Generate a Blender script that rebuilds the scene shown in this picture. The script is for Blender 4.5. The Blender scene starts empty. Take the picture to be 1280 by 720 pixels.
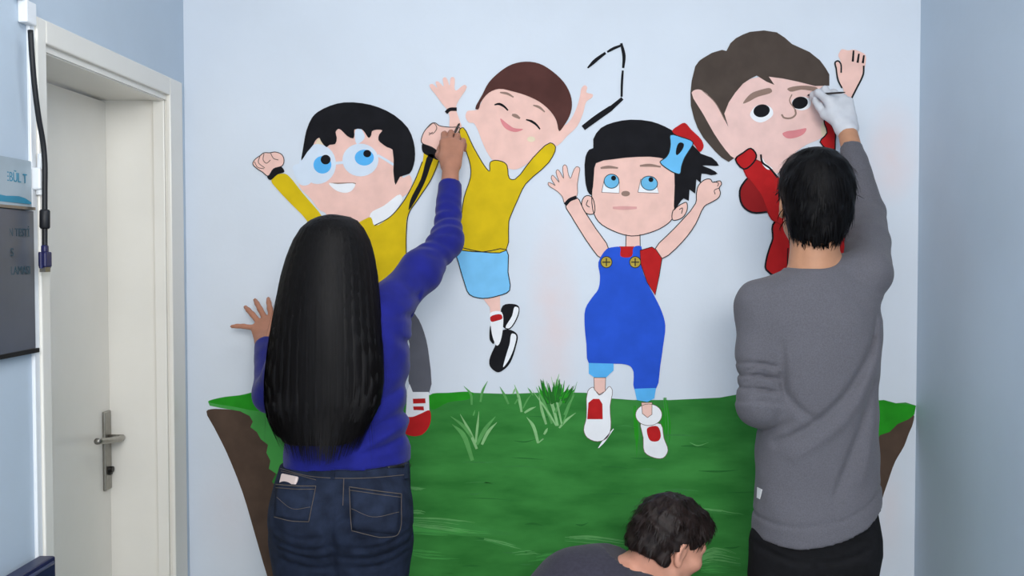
import bpy, bmesh, math, random
import numpy as np
from mathutils import Vector, Matrix
from mathutils.bvhtree import BVHTree
random.seed(7); RNG = np.random.default_rng(7)
SC = bpy.context.scene; COL = SC.collection
# ------------------------------------------------------------------ camera model
F_PX, CX_PX, CAM_H = 1300.0, 690.0, 1.55
PITCH = math.atan(43 / 1300)
D_WALL, HALF = 3.10, 1.09
cp, sp = math.cos(PITCH), math.sin(PITCH)
def ray(px, py):
    xc, yc = (px - CX_PX) / F_PX, (360 - py) / F_PX
    return np.array([xc, yc * sp + cp, yc * cp - sp])
def P(px, py, d):                       # the point of the pixel's sight line at distance d along the corridor
    r = ray(px, py); return np.array([0, 0, CAM_H]) + r * (d / r[1])
def PX(px, py, x):                      # ... at a given x (side walls)
    r = ray(px, py); return np.array([0, 0, CAM_H]) + r * (x / r[0])
# ------------------------------------------------------------------ materials
def lin(c):
    return tuple(((v / 255) / 12.92 if v / 255 <= .04045 else ((v / 255 + .055) / 1.055) ** 2.4) for v in c[:3]) + (1.0,)
MATS = {}
def mat(name, rgb, rough=.6, var=.06, scale=30, bump=0, bscale=None, metal=0, spec=.4, stretch=(1, 1, 1), rgb2=None, sheen=0, coat=0):
    if name in MATS: return MATS[name]
    m = bpy.data.materials.new(name); m.use_nodes = True
    nt = m.node_tree; b = nt.nodes['Principled BSDF']
    b.inputs['Roughness'].default_value = rough; b.inputs['Metallic'].default_value = metal
    b.inputs['Specular IOR Level'].default_value = spec
    b.inputs['Sheen Weight'].default_value = sheen; b.inputs['Coat Weight'].default_value = coat
    c = np.array(lin(rgb))
    c1 = np.clip(c * (1 - var), 0, 1); c2 = np.clip(c * (1 + var), 0, 1)
    if rgb2 is not None: c1, c2 = c, np.array(lin(rgb2))
    c1[3] = c2[3] = 1
    tc = nt.nodes.new('ShaderNodeTexCoord'); mp = nt.nodes.new('ShaderNodeMapping')
    mp.inputs['Scale'].default_value = stretch
    nt.links.new(tc.outputs['Object'], mp.inputs['Vector'])
    n = nt.nodes.new('ShaderNodeTexNoise'); n.inputs['Scale'].default_value = scale; n.inputs['Detail'].default_value = 5
    nt.links.new(mp.outputs[0], n.inputs['Vector'])
    r = nt.nodes.new('ShaderNodeValToRGB')
    r.color_ramp.elements[0].position = .35; r.color_ramp.elements[1].position = .65
    r.color_ramp.elements[0].color = tuple(c1); r.color_ramp.elements[1].color = tuple(c2)
    nt.links.new(n.outputs['Fac'], r.inputs[0]); nt.links.new(r.outputs[0], b.inputs['Base Color'])
    if bump:
        n2 = nt.nodes.new('ShaderNodeTexNoise'); n2.inputs['Scale'].default_value = bscale or scale * 4; n2.inputs['Detail'].default_value = 3
        nt.links.new(mp.outputs[0], n2.inputs['Vector'])
        bp = nt.nodes.new('ShaderNodeBump'); bp.inputs['Strength'].default_value = bump; bp.inputs['Distance'].default_value = .004
        nt.links.new(n2.outputs['Fac'], bp.inputs['Height']); nt.links.new(bp.outputs[0], b.inputs['Normal'])
    MATS[name] = m
    return m
# ------------------------------------------------------------------ objects
def tag(o, label=None, cat=None, group=None, kind=None):
    if label: o['label'] = label
    if cat: o['category'] = cat
    if group: o['group'] = group
    if kind: o['kind'] = kind
    return o
def mesh_obj(name, verts, faces, mats, parent=None, org=(0, 0, 0), smooth=False, midx=None, loc=None):
    """verts in world space; stored relative to org (the root thing's base)"""
    me = bpy.data.meshes.new(name)
    v = np.asarray(verts, dtype=float) - np.asarray(org, dtype=float)
    if isinstance(faces, np.ndarray):
        n, k = faces.shape
        me.vertices.add(len(v)); me.vertices.foreach_set('co', v.astype(np.float32).ravel())
        me.loops.add(n * k); me.loops.foreach_set('vertex_index', faces.astype(np.int32).ravel())
        me.polygons.add(n); me.polygons.foreach_set('loop_start', np.arange(0, n * k, k, dtype=np.int32))
        me.update(calc_edges=True); me.validate()
    else:
        me.from_pydata([tuple(q) for q in v], [], [tuple(f) for f in faces]); me.update()
    for m in (mats if isinstance(mats, (list, tuple)) else [mats]): me.materials.append(m)
    if midx is not None: me.polygons.foreach_set('material_index', np.asarray(midx, dtype=np.int32))
    if smooth: me.polygons.foreach_set('use_smooth', np.ones(len(me.polygons), dtype=bool))
    o = bpy.data.objects.new(name, me); COL.objects.link(o)
    if parent is not None: o.parent = parent
    else: o.location = Vector(org)
    return o
def empty(name, loc):
    o = bpy.data.objects.new(name, None); COL.objects.link(o); o.location = Vector(loc); o.empty_display_size = .05
    return o
class MB:                                # collects simple solids into one mesh
    def __init__(s): s.v, s.f, s.m = [], [], []
    def add(s, v, f, mi=0):
        k = len(s.v); s.v += [tuple(map(float, q)) for q in v]; s.f += [tuple(i + k for i in q) for q in f]; s.m += [mi] * len(f)
    def box(s, lo, hi, mi=0, bev=0):
        bm = bmesh.new(); bmesh.ops.create_cube(bm, size=1)
        lo, hi = np.array(lo, float), np.array(hi, float)
        for q in bm.verts:
            q.co = Vector(lo + (np.array(q.co) + .5) * (hi - lo))
        if bev: bmesh.ops.bevel(bm, geom=bm.edges[:], offset=bev, segments=2, affect='EDGES', profile=.5)
        bm.verts.ensure_lookup_table(); bm.verts.index_update()
        s.add([q.co for q in bm.verts], [[q.index for q in f.verts] for f in bm.faces], mi); bm.free()
    def tube(s, pts, rad, seg=12, mi=0, cap=True):
        pts = [np.array(p, float) for p in pts]
        if np.isscalar(rad): rad = [rad] * len(pts)
        v, f = [], []
        up = None
        for i, p in enumerate(pts):
            t = pts[min(i + 1, len(pts) - 1)] - pts[max(i - 1, 0)]; t /= np.linalg.norm(t) + 1e-12
            if up is None:
                a = np.array([0, 0, 1.]) if abs(t[2]) < .9 else np.array([1., 0, 0])
                up = np.cross(t, a)
            up = up - t * up.dot(t); up /= np.linalg.norm(up); w = np.cross(t, up)
            for k in range(seg):
                a = 2 * math.pi * k / seg; v.append(p + rad[i] * (math.cos(a) * up + math.sin(a) * w))
        for i in range(len(pts) - 1):
            for k in range(seg):
                f.append((i * seg + k, i * seg + (k + 1) % seg, (i + 1) * seg + (k + 1) % seg, (i + 1) * seg + k))
        if cap:
            f.append(tuple(range(seg))[::-1]); f.append(tuple((len(pts) - 1) * seg + k for k in range(seg)))
        s.add(v, f, mi)
    def build(s, name, mats, parent=None, org=(0, 0, 0), smooth=False):
        return mesh_obj(name, s.v, s.f, mats, parent, org, smooth, s.m)
def spline(pts, n=6, closed=False):      # centripetal Catmull-Rom
    p = [np.array(q, float) for q in pts]; N = len(p); out = []
    for i in range(N if closed else N - 1):
        if closed: a, b, c, d = p[i - 1], p[i], p[(i + 1) % N], p[(i + 2) % N]
        else:
            b, c = p[i], p[i + 1]
            a = p[i - 1] if i else 2 * b - c
            d = p[i + 2] if i + 2 < N else 2 * c - b
        t0 = 0; t1 = t0 + max(np.linalg.norm(b - a), 1e-6) ** .5; t2 = t1 + max(np.linalg.norm(c - b), 1e-6) ** .5; t3 = t2 + max(np.linalg.norm(d - c), 1e-6) ** .5
        for k in range(n):
            t = t1 + (t2 - t1) * k / n
            A1 = (t1 - t) / (t1 - t0) * a + (t - t0) / (t1 - t0) * b
            A2 = (t2 - t) / (t2 - t1) * b + (t - t1) / (t2 - t1) * c
            A3 = (t3 - t) / (t3 - t2) * c + (t - t2) / (t3 - t2) * d
            B1 = (t2 - t) / (t2 - t0) * A1 + (t - t0) / (t2 - t0) * A2
            B2 = (t3 - t) / (t3 - t1) * A2 + (t - t1) / (t3 - t1) * A3
            out.append((t2 - t) / (t2 - t1) * B1 + (t - t1) / (t2 - t1) * B2)
    if not closed: out.append(p[-1])
    return out

# ================================================================== ROOM
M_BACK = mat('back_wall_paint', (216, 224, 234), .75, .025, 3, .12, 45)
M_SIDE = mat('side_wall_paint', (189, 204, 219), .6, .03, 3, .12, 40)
M_CREAM = mat('cream_gloss_paint', (232, 229, 221), .2, .02, 5, .04, 30)
M_CEIL = mat('ceiling_paint', (236, 238, 240), .8, .02, 4)
def back_wall_patches():                 # pinkish over-painted patches of the real wall
    nt = M_BACK.node_tree; b = nt.nodes['Principled BSDF']; src = b.inputs['Base Color'].links[0].from_socket
    tc = nt.nodes.new('ShaderNodeTexCoord')
    for (px, py, rx, rz, s) in ((692, 400, .09, .36, .9), (1115, 190, .09, .17, .9), (290, 640, .12, .2, .25), (1110, 640, .06, .2, .4)):
        c = P(px, py, D_WALL)
        mp = nt.nodes.new('ShaderNodeMapping'); mp.vector_type = 'TEXTURE'
        mp.inputs['Location'].default_value = (c[0], D_WALL, c[2]); mp.inputs['Scale'].default_value = (rx, 1, rz)
        nt.links.new(tc.outputs['Object'], mp.inputs['Vector'])
        g = nt.nodes.new('ShaderNodeTexGradient'); g.gradient_type = 'SPHERICAL'; nt.links.new(mp.outputs[0], g.inputs[0])
        n = nt.nodes.new('ShaderNodeTexNoise'); n.inputs['Scale'].default_value = 9; nt.links.new(tc.outputs['Object'], n.inputs['Vector'])
        mu = nt.nodes.new('ShaderNodeMath'); mu.operation = 'MULTIPLY'; nt.links.new(g.outputs['Fac'], mu.inputs[0]); nt.links.new(n.outputs['Fac'], mu.inputs[1])
        m2 = nt.nodes.new('ShaderNodeMath'); m2.operation = 'MULTIPLY'; m2.inputs[1].default_value = s * 2; nt.links.new(mu.outputs[0], m2.inputs[0])
        mx = nt.nodes.new('ShaderNodeMix'); mx.data_type = 'RGBA'
        nt.links.new(m2.outputs[0], mx.inputs[0]); nt.links.new(src, mx.inputs[6]); mx.inputs[7].default_value = lin((226, 212, 214))
        src = mx.outputs[2]
    nt.links.new(src, b.inputs['Base Color'])
back_wall_patches()
ZC = 2.75; Y0 = -2.6
def struct(name, mb, m, parent=None, smooth=False):
    o = mb.build(name, m, parent, (0, 0, 0), smooth)
    if parent is None: tag(o, kind='structure')
    return o
b = MB(); b.box((-HALF - .3, D_WALL, -.0), (HALF + .3, D_WALL + .12, ZC)); struct('wall_back', b, M_BACK)
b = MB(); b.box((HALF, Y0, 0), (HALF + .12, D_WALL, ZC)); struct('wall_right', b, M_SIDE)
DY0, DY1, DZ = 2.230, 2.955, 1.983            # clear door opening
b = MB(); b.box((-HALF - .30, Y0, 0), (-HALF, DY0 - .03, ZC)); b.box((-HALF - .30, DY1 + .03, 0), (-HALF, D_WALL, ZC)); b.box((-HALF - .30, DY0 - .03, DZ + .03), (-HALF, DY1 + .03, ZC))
struct('wall_left', b, M_SIDE)
M_FLOOR = mat('grey_terrazzo_floor', (168, 166, 160), .35, .12, 60)
b = MB(); b.box((-HALF - .3, Y0, -.1), (HALF + .3, D_WALL + .12, 0)); struct('floor', b, M_FLOOR)
b = MB(); b.box((-HALF - .3, Y0, ZC), (HALF + .3, D_WALL + .12, ZC + .1)); struct('ceiling', b, M_CEIL)
b = MB(); b.box((-HALF, D_WALL - .012, 0), (HALF, D_WALL, .08)); struct('baseboard_back', b, M_CREAM)
b = MB(); b.box((HALF - .012, Y0, 0), (HALF, D_WALL - .012, .08)); struct('baseboard_right', b, M_CREAM)
# door: leaf at the back of a deep cream-painted reveal
LX = -1.262
b = MB(); b.box((LX - .04, DY0, .008), (LX, DY1, DZ - .005), bev=.002)
door = struct('door_1', b, M_CREAM)
b = MB()
b.box((LX - .04, DY1, 0), (-HALF + .002, DY1 + .03, DZ + .03)); b.box((LX - .04, DY0 - .03, 0), (-HALF + .002, DY0, DZ + .03)); b.box((LX - .04, DY0, DZ), (-HALF + .002, DY1, DZ + .03))
struct('door_lining', b, M_CREAM, door)
b = MB()
for (y0, y1, z0, z1) in ((DY0 - .037, DY0 + .002, 0, DZ + .064), (DY1 - .004, 3.048, 0, DZ + .064), (DY0 + .002, DY1 - .004, DZ + .014, DZ + .064)):
    b.box((-HALF, y0, z0), (-HALF + .013, y1, z1), bev=.003)
struct('door_casing', b, M_CREAM, door)
b = MB()                                          # stop bead just inside the casing
for (y0, y1, z0, z1) in ((DY0, DY0 + .012, 0, DZ), (DY1 - .012, DY1, 0, DZ), (DY0 + .012, DY1 - .012, DZ - .003, DZ + .014)):
    b.box((-HALF - .035, y0, z0), (-HALF - .003, y1, z1), bev=.002)
struct('door_stop', b, M_CREAM, door)
M_STEEL = mat('brushed_steel', (150, 147, 140), .32, .08, 60, metal=.9)
M_DARK = mat('dark_metal', (38, 37, 36), .4, .05, 40, metal=.5)
b = MB(); b.box((LX, 2.902, .882), (LX + .009, 2.944, 1.106), bev=.003); hp = struct('handle_plate', b, M_STEEL, door)
b = MB(); b.tube([(LX + .008, 2.925, 1.03), (LX + .05, 2.925, 1.03)], .009); b.tube(spline([(LX + .045, 2.928, 1.03), (LX + .05, 2.90, 1.03), (LX + .052, 2.84, 1.038), (LX + .05, 2.755, 1.050)], 5), .0085)
struct('lever', b, M_STEEL, hp, True)
b = MB(); b.tube([(LX + .004, 2.925, .94), (LX + .02, 2.925, .94)], .009); b.box((LX + .004, 2.919, .925), (LX + .016, 2.931, .94)); struct('lock_cylinder', b, M_DARK, hp)

# ================================================================== LEFT WALL FITTINGS
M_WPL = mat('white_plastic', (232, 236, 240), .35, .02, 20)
M_BLK = mat('black_cable_rubber', (24, 25, 30), .5, .1, 30)
M_NAVY = mat('navy_connector_plastic', (28, 30, 78), .35, .1, 40)
b = MB(); b.box((-HALF, 2.170, .02), (-HALF + .008, 2.1925, 2.05), bev=.002); duct_o = (-HALF, 2.18, .02)  # added white strip imitating the band of bright light on the wall
duct = empty('cable_trunking', duct_o); tag(duct, 'white plastic cable trunking high beside the door frame, over a strip imitating bright light', 'cable duct')
b.build('bright_band_strip', M_WPL, duct, duct_o)
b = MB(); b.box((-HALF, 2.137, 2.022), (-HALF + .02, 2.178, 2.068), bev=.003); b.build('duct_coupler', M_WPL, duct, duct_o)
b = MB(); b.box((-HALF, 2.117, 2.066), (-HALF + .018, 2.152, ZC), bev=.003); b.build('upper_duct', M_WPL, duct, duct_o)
XC = -HALF + .034
cab = [PX(38, 38, XC - .004), PX(40, 70, XC), PX(43, 105, XC), PX(48, 145, XC), PX(54, 180, XC), PX(56, 205, XC), PX(56, 240, XC), PX(56, 275, XC), PX(56, 312, XC)]
co = tuple(cab[-1])
cable = empty('monitor_cable', co); tag(cable, 'black cable with a navy plug hanging from the trunking beside the door frame', 'cable')
b = MB(); b.tube(spline(cab, 6), .0055, 10); b.build('cord', M_BLK, cable, co, True)
b = MB(); b.tube([PX(56, 262, XC), PX(56, 264, XC), PX(56, 284, XC), PX(56, 286, XC)], [.008, .0105, .0105, .008], 14); tag(b.build('ferrite_bead', M_BLK, cable, co, True), 'black ferrite bead')
p = PX(56, 322, XC); b = MB()
b.box((p[0] - .008, p[1] - .014, p[2] - .02), (p[0] + .009, p[1] + .014, p[2] + .012), bev=.003); b.box((p[0] - .005, p[1] - .008, p[2] + .01), (p[0] + .006, p[1] + .008, p[2] + .026), bev=.003)
pl = b.build('plug', M_NAVY, cable, co); tag(pl, 'navy blue plug')
b = MB(); b.box((p[0] - .006, p[1] - .011, p[2] - .03), (p[0] + .006, p[1] + .011, p[2] - .018)); b.build('plug_shell', M_STEEL, pl, co)
for s in (-1, 1):
    b = MB(); b.tube([(p[0], p[1] + s * .0165, p[2] - .022), (p[0], p[1] + s * .0165, p[2] + .012)], .004, 10); b.build('thumbscrew', M_NAVY, pl, co)
p = PX(50, 222, -HALF + .018); b = MB(); b.box((-HALF + .004, p[1] - .014, p[2] - .026), (-HALF + .026, p[1] + .02, p[2] + .02), bev=.004); b.tube([(p[0], p[1], p[2] + .015), (p[0], p[1] + .004, p[2] + .05)], .006, 10); b.tube([(p[0], p[1], p[2] - .022), (p[0], p[1], p[2] - .036)], .008, 10)
tag(b.build('cable_connector', M_WPL, None, tuple(p)), 'small white connector box on the wall beside the upper sign', 'connector')
# signs
def text(body, size, loc, rot, m, parent, org, name):
    cu = bpy.data.curves.new(name, 'FONT'); cu.body = body; cu.size = size; cu.extrude = .0004; cu.align_x = 'RIGHT'
    cu.materials.append(m); o = bpy.data.objects.new(name, cu); COL.objects.link(o)
    dg = bpy.context.evaluated_depsgraph_get(); me = bpy.data.meshes.new_from_object(o.evaluated_get(dg)); bpy.data.objects.remove(o)
    M = Matrix.Translation(Vector(loc)) @ rot; me.transform(Matrix.Translation(-Vector(org)) @ M)
    o = bpy.data.objects.new(name, me); COL.objects.link(o); o.parent = parent
    return o
ROT_L = Matrix(((0, 0, 1, 0), (1, 0, 0, 0), (0, 1, 0, 0), (0, 0, 0, 1)))       # text plane on the left wall, read along +y
def sign_panel(y0, y1, zf, z0f, m, bow, x0):   # gently bowed sheet
    v, f = [], []; N = 16
    for i in range(N + 1):
        t = i / N; y = y0 + (y1 - y0) * t; x = x0 + bow * (1 - (2 * t - 1) ** 2)
        for (dx, z) in ((0, z0f), (.004, z0f), (.004, zf), (0, zf)): v.append((x + dx, y, z))
    for i in range(N):
        for k in range(4): f.append((4 * i + k, 4 * i + (k + 1) % 4, 4 * i + 4 + (k + 1) % 4, 4 * i + 4 + k))
    f += [(0, 1, 2, 3), (4 * N + 3, 4 * N + 2, 4 * N + 1, 4 * N)]
    bb = MB(); bb.add(v, f); return bb
M_SGN = mat('silver_blue_sign', (160, 176, 186), .3, .05, 14); M_SGD = mat('graphite_sign', (84, 88, 98), .35, .06, 12)
M_TEAL = mat('teal_sign_print', (36, 128, 158), .4, .08, 20); M_TEALD = mat('dark_teal_sign_print', (40, 70, 84), .4, .08, 20)
SX = -HALF + .006
so = (SX, 2.0, 1.64)
s1 = empty('wall_sign', so); tag(s1, 'silver sign with blue lettering and blue wave, above the dark sign', 'sign')
sign_panel(1.80, 2.163, 1.741, 1.645, M_SGN, .004, SX).build('sign_panel', M_SGN, s1, so)
text('NEBÜL T', .027, (SX + .0068, 2.14, 1.694), ROT_L, M_TEAL, s1, so, 'sign_lettering')
wv = [(1.82, 1.652), (2.155, 1.652)] + [(2.155 - .348 * t / 14, 1.656 + .03 * (t / 14) ** .8 + .004 * math.sin(t)) for t in range(15)]
b = MB(); b.add([(SX + .0078, y, z) for y, z in wv], [tuple(range(len(wv)))]); b.build('blue_wave', M_TEAL, s1, so)
b = MB(); b.box((SX, 1.80, 1.640), (SX + .012, 2.163, 1.646)); b.build('sign_rail', M_STEEL, s1, so)
so = (SX, 2.0, 1.345)
s2 = empty('wall_sign', so); tag(s2, 'dark graphite sign with teal lettering, below the silver sign', 'sign')
sign_panel(1.80, 2.170, 1.638, 1.352, M_SGD, .006, SX).build('sign_panel', M_SGD, s2, so)
text('N TESTİ', .023, (SX + .0085, 2.145, 1.585), ROT_L, M_TEALD, s2, so, 'sign_lettering')
text('S', .023, (SX + .0105, 2.075, 1.545), ROT_L, M_TEALD, s2, so, 'sign_lettering')
text('ULAMASI', .024, (SX + .0085, 2.145, 1.508), ROT_L, M_TEALD, s2, so, 'sign_lettering')
b = MB(); b.box((SX, 1.80, 1.344), (SX + .012, 2.170, 1.353)); b.build('sign_rail', M_DARK, s2, so)
# waiting-room chair: only the far top corner of its back is in the picture
M_NVY = mat('navy_vinyl', (26, 30, 66), .4, .08, 25, .1, 90); M_CHF = mat('chair_tube', (60, 62, 72), .3, .05, 40, metal=.7)
co = (-.82, 1.98, 0)
ch = empty('waiting_chair', co); tag(ch, 'navy blue chair back against the left wall in front of the door frame', 'chair')
q = PX(70, 694, -1.042)
b = MB(); b.box((-1.078, 1.70, .50), (-1.042, q[1], q[2]), bev=.005); bk = b.build('backrest', M_NVY, ch, co)
b = MB(); b.tube([(-1.044, 1.705, q[2] - .012), (-1.044, q[1] - .012, q[2] - .012)], .005, 8); b.build('back_piping', mat('navy_piping', (92, 98, 136), .3, .05, 40), bk, co, True)
b = MB(); b.box((-1.05, 1.74, .41), (-.60, 2.12, .47), bev=.02); b.build('seat', M_NVY, ch, co)
for y in (1.73, 2.10):
    b = MB(); b.tube([(-1.055, y, 0), (-1.055, y, .52)], .012); b.build('leg', M_CHF, ch, co, True)
    b = MB(); b.tube([(-.63, y, 0), (-.64, y, .42)], .012); b.build('leg', M_CHF, ch, co, True)
# ================================================================== MURAL (paint on the back wall)
def W(px, py, layer):
    return P(px, py, D_WALL - .0006 - .0005 * layer)
MO = (0.05, D_WALL, 0)
mural = empty('wall_mural', MO)
tag(mural, 'half-painted wall mural of four cartoon children jumping above a green hill on the end wall', 'mural')
def pm(rgb, var=.05, scale=22, **k): return mat('paint_%d_%d_%d' % rgb, rgb, .8, var, scale, .06, 60, spec=.12, **k)
SKIN = pm((241, 198, 186)); SKIN2 = pm((238, 200, 192)); LINE = pm((40, 42, 44)); BLACK = pm((26, 26, 30), .15); WHITE = pm((240, 242, 246), .02)
YEL = pm((216, 186, 26), .08, 14); GREY = pm((98, 99, 108)); RED = pm((186, 34, 36), .08); SKYB = pm((110, 190, 238)); BLUE = pm((42, 86, 204), .08, 12)
BROWN = pm((84, 52, 48), .12, 16); DBROWN = pm((78, 68, 62), .1, 16); TAUPE = pm((150, 124, 112)); PINK = pm((222, 138, 142)); PPINK = pm((222, 164, 160)); GOLD = pm((180, 158, 66)); PALE = pm((214, 226, 240), .02)
IRIS = pm((112, 186, 226)); LBLUE = pm((92, 180, 240)); DRED = pm((150, 32, 34)); CREAMP = pm((232, 214, 186)); PENC = pm((120, 98, 92))
A3_ = lambda *a: np.array(a, float)
class Paint:
    """one painted patch (a mesh): flat polygons and brush strokes on the wall"""
    def __init__(s, layer): s.v, s.f, s.m, s.mats, s.layer = [], [], [], [], layer
    def mi(s, m):
        if m not in s.mats: s.mats.append(m)
        return s.mats.index(m)
    def poly(s, pts, m, smooth=True, dl=0, out=0, om=None, n=4):
        dl = dl + .012 * len(s.f) if len(s.f) < 12 else dl + .15
        q = spline(pts, n, True) if smooth else [np.array(p, float) for p in pts]
        k = len(s.v); s.v += [W(x, y, s.layer + dl) for x, y in q]; s.f.append(tuple(range(k, k + len(q)))); s.m.append(s.mi(m))
        if out: s.stroke(q + [q[0], q[1]], out, om or LINE, dl + .4, smooth=False)
        return s
    def ell(s, cx, cy, rx, ry, m, dl=0, out=0, rot=0, om=None):
        a = np.linspace(0, 2 * math.pi, 28, endpoint=False); c, sn = math.cos(rot), math.sin(rot)
        return s.poly([(cx + rx * math.cos(t) * c - ry * math.sin(t) * sn, cy + rx * math.cos(t) * sn + ry * math.sin(t) * c) for t in a], m, False, dl, out, om)
    def stroke(s, pts, w, m, dl=.4, smooth=True, n=5, taper=(1, 1)):
        q = spline(pts, n) if smooth and len(pts) > 2 else [np.array(p, float) for p in pts]
        k = len(s.v); N = len(q); mi = s.mi(m)
        for i in range(N):
            t = q[min(i + 1, N - 1)] - q[max(i - 1, 0)]; L = np.linalg.norm(t) + 1e-9; nn = np.array([-t[1], t[0]]) / L
            u = i / (N - 1); ww = .5 * w * (taper[0] + (1 - taper[0]) * min(1, u * 3)) * (taper[1] + (1 - taper[1]) * min(1, (1 - u) * 2.2))
            s.v.append(W(*(q[i] + nn * ww), s.layer + dl)); s.v.append(W(*(q[i] - nn * ww), s.layer + dl))
        for i in range(N - 1): s.f.append((k + 2 * i, k + 2 * i + 1, k + 2 * i + 3, k + 2 * i + 2)); s.m.append(mi)
        return s
    def brushy(s, pts, w, m, dl, taper=(.3, .2)):      # a dry-brush stroke: many thin hair marks side by side
        q = np.array(spline([A3_(*t) for t in pts], 6)); N = len(q); d = q[-1] - q[0]; nn = np.array([-d[1], d[0]]) / np.linalg.norm(d)
        for k in range(max(4, int(w * 1.15))):
            o = (k / max(3, int(w * 1.15) - 1) - .5) * w * random.uniform(.85, 1.1); a = random.randint(0, int(N * .45 * (1 - taper[0]))); b_ = N - random.randint(0, int(N * .7 * (1 - taper[1])))
            if b_ - a < 4: continue
            s.stroke([t + nn * (o * (.6 + .4 * math.sin(math.pi * i / N)) + random.uniform(-.3, .3)) for i, t in enumerate(q)][a:b_], random.uniform(.9, 2.4), random.choice(m), dl + .004 * k, smooth=False, taper=(.35, .1))
        return s
    def build(s, name, parent, label=None):
        o = mesh_obj(name, s.v, s.f, s.mats, parent, MO, False, s.m)
        bm = bmesh.new(); bm.from_mesh(o.data)                 # every patch faces the room
        for f in bm.faces:
            if f.normal.y > 0: f.normal_flip()
        bm.to_mesh(o.data); bm.free()
        if label: o['label'] = label
        return o
# ---- ground
GREEN = pm((46, 118, 50), .0, 5, stretch=(1.0, 1, 3.2), rgb2=(64, 142, 66)); LGREEN = pm((74, 158, 76), .1, 10); BGREEN = pm((40, 146, 34), .12, 16); EARTH = pm((84, 68, 58), .12, 18); STROKE = pm((96, 162, 94), .1, 20)
TUFT = pm((138, 190, 128), .1, 30); TUFT2 = pm((92, 160, 88), .1, 30); DGREEN = pm((38, 106, 40), .1, 20)
p = Paint(0)
p.poly([(258, 514), (269, 511), (320, 516), (360, 520), (400, 540), (430, 640), (440, 880), (400, 880), (362, 800), (334, 720), (317, 662), (303, 615), (283, 565), (268, 535)], EARTH, n=3)
p.build('painted_earth', mural, 'brown painted earth at the left end of the green hill'); p = Paint(0)
p.poly([(1095, 535), (1121, 524), (1142, 518), (1141, 530), (1136, 542), (1130, 558), (1119, 577), (1110, 602), (1103, 623), (1085, 690), (1040, 790), (975, 880), (900, 880), (1000, 560)], EARTH, n=3)
p.build('painted_earth', mural, 'brown painted earth at the right end of the green hill')
p = Paint(1)
jag = [(300, 514), (312, 520), (316, 527), (313, 534), (321, 540), (326, 549), (335, 556), (333, 566), (338, 576), (336, 586), (345, 592), (340, 602), (348, 612), (343, 622), (350, 640), (346, 660), (352, 690), (352, 720), (370, 780), (420, 880)]
top = [(260, 502), (276, 497), (300, 494), (330, 490), (420, 492), (500, 494), (537, 494), (578, 490.5), (636, 492.5), (690, 490), (732, 491), (764, 498), (791, 500), (838, 500), (870, 498.5), (900, 497), (922, 493), (980, 494), (1040, 499), (1092, 502), (1105, 500), (1120, 504), (1132, 503), (1145, 507)]
right = [(1143, 518), (1136, 524), (1122, 530), (1112, 540), (1100, 544), (1094, 556), (1060, 640), (1020, 780), (960, 880)]
p.poly(top + right + jag[::-1] + [(276, 510), (262, 507)], GREEN, False)
p.poly([(260, 502), (276, 497), (300, 494), (340, 490), (350, 520), (362, 560), (360, 600)] + jag[::-1][9:] + [(276, 510), (262, 507)], LGREEN, False, .3)
p.poly([(1088, 501), (1105, 500), (1120, 504), (1145, 507), (1143, 518), (1136, 524), (1122, 530), (1112, 540), (1100, 544), (1090, 550)], BGREEN, False, .3)
p.poly([(260, 502), (276, 497), (300, 494), (330, 490), (330, 512), (290, 508)], BGREEN, True, .45)
p.poly([(537, 494), (560, 491), (592, 491), (588, 498), (560, 503), (540, 512)], BGREEN, True, .3)
MID = pm((62, 138, 66), .1, 10)
for (c, w) in (((796, 545), 6), ((832, 535), 10)):
    p.brushy([(c[0] - 2, c[1] - 38), (c[0] + 1, c[1]), (c[0], c[1] + 28)], w, (BGREEN, BGREEN, MID), .3, taper=(.5, .4))
p.stroke([(508, 655), (560, 660), (600, 664), (640, 668)], 16, MID, .4, taper=(.9, .1)); p.stroke([(508, 658), (550, 661), (600, 666)], 9, LGREEN, .43, taper=(.9, .1)); p.brushy([(510, 652), (560, 657), (600, 662), (650, 666)], 15, (STROKE, MID, STROKE), .5, taper=(.9, .1)); p.brushy([(512, 664), (560, 666), (610, 668)], 8, (LGREEN, MID, LGREEN), .55, taper=(.9, .2))
p.brushy([(600, 672), (630, 679), (652, 685)], 6, (STROKE, MID, STROKE), .5, taper=(.2, .3)); p.brushy([(706, 673), (740, 674), (788, 680)], 9, (STROKE, MID, STROKE), .5, taper=(.2, .3))
p.brushy([(512, 609), (524, 611), (534, 611)], 4, (STROKE, MID, STROKE), .5, taper=(1, .1)); p.brushy([(512, 640), (524, 640), (532, 641)], 3, (STROKE, MID, STROKE), .5, taper=(1, .1)); p.brushy([(512, 690), (540, 694), (575, 696)], 10, (LGREEN, MID, LGREEN), .5, taper=(.9, .1))
p.stroke([(872, 702), (892, 700), (926, 706)], 14, MID, .4, taper=(.5, .3)); p.brushy([(872, 700), (892, 694), (926, 700)], 18, (STROKE, MID, STROKE), .5, taper=(.5, .3)); p.brushy([(876, 712), (900, 712), (930, 716)], 10, (LGREEN, MID, LGREEN), .55, taper=(.5, .3)); p.brushy([(872, 637), (890, 638), (930, 644)], 5, (STROKE, MID, STROKE), .5, taper=(.1, .3))
p.brushy([(660, 700), (690, 696), (712, 698)], 8, (LGREEN, MID, LGREEN), .5, taper=(.1, .3)); p.brushy([(640, 692), (662, 690), (676, 692)], 5, (STROKE, MID, STROKE), .5, taper=(.1, .3))
p.stroke([(862, 553), (872, 557), (886, 553)], 1.5, STROKE, .5, taper=(.2, .2))
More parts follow.
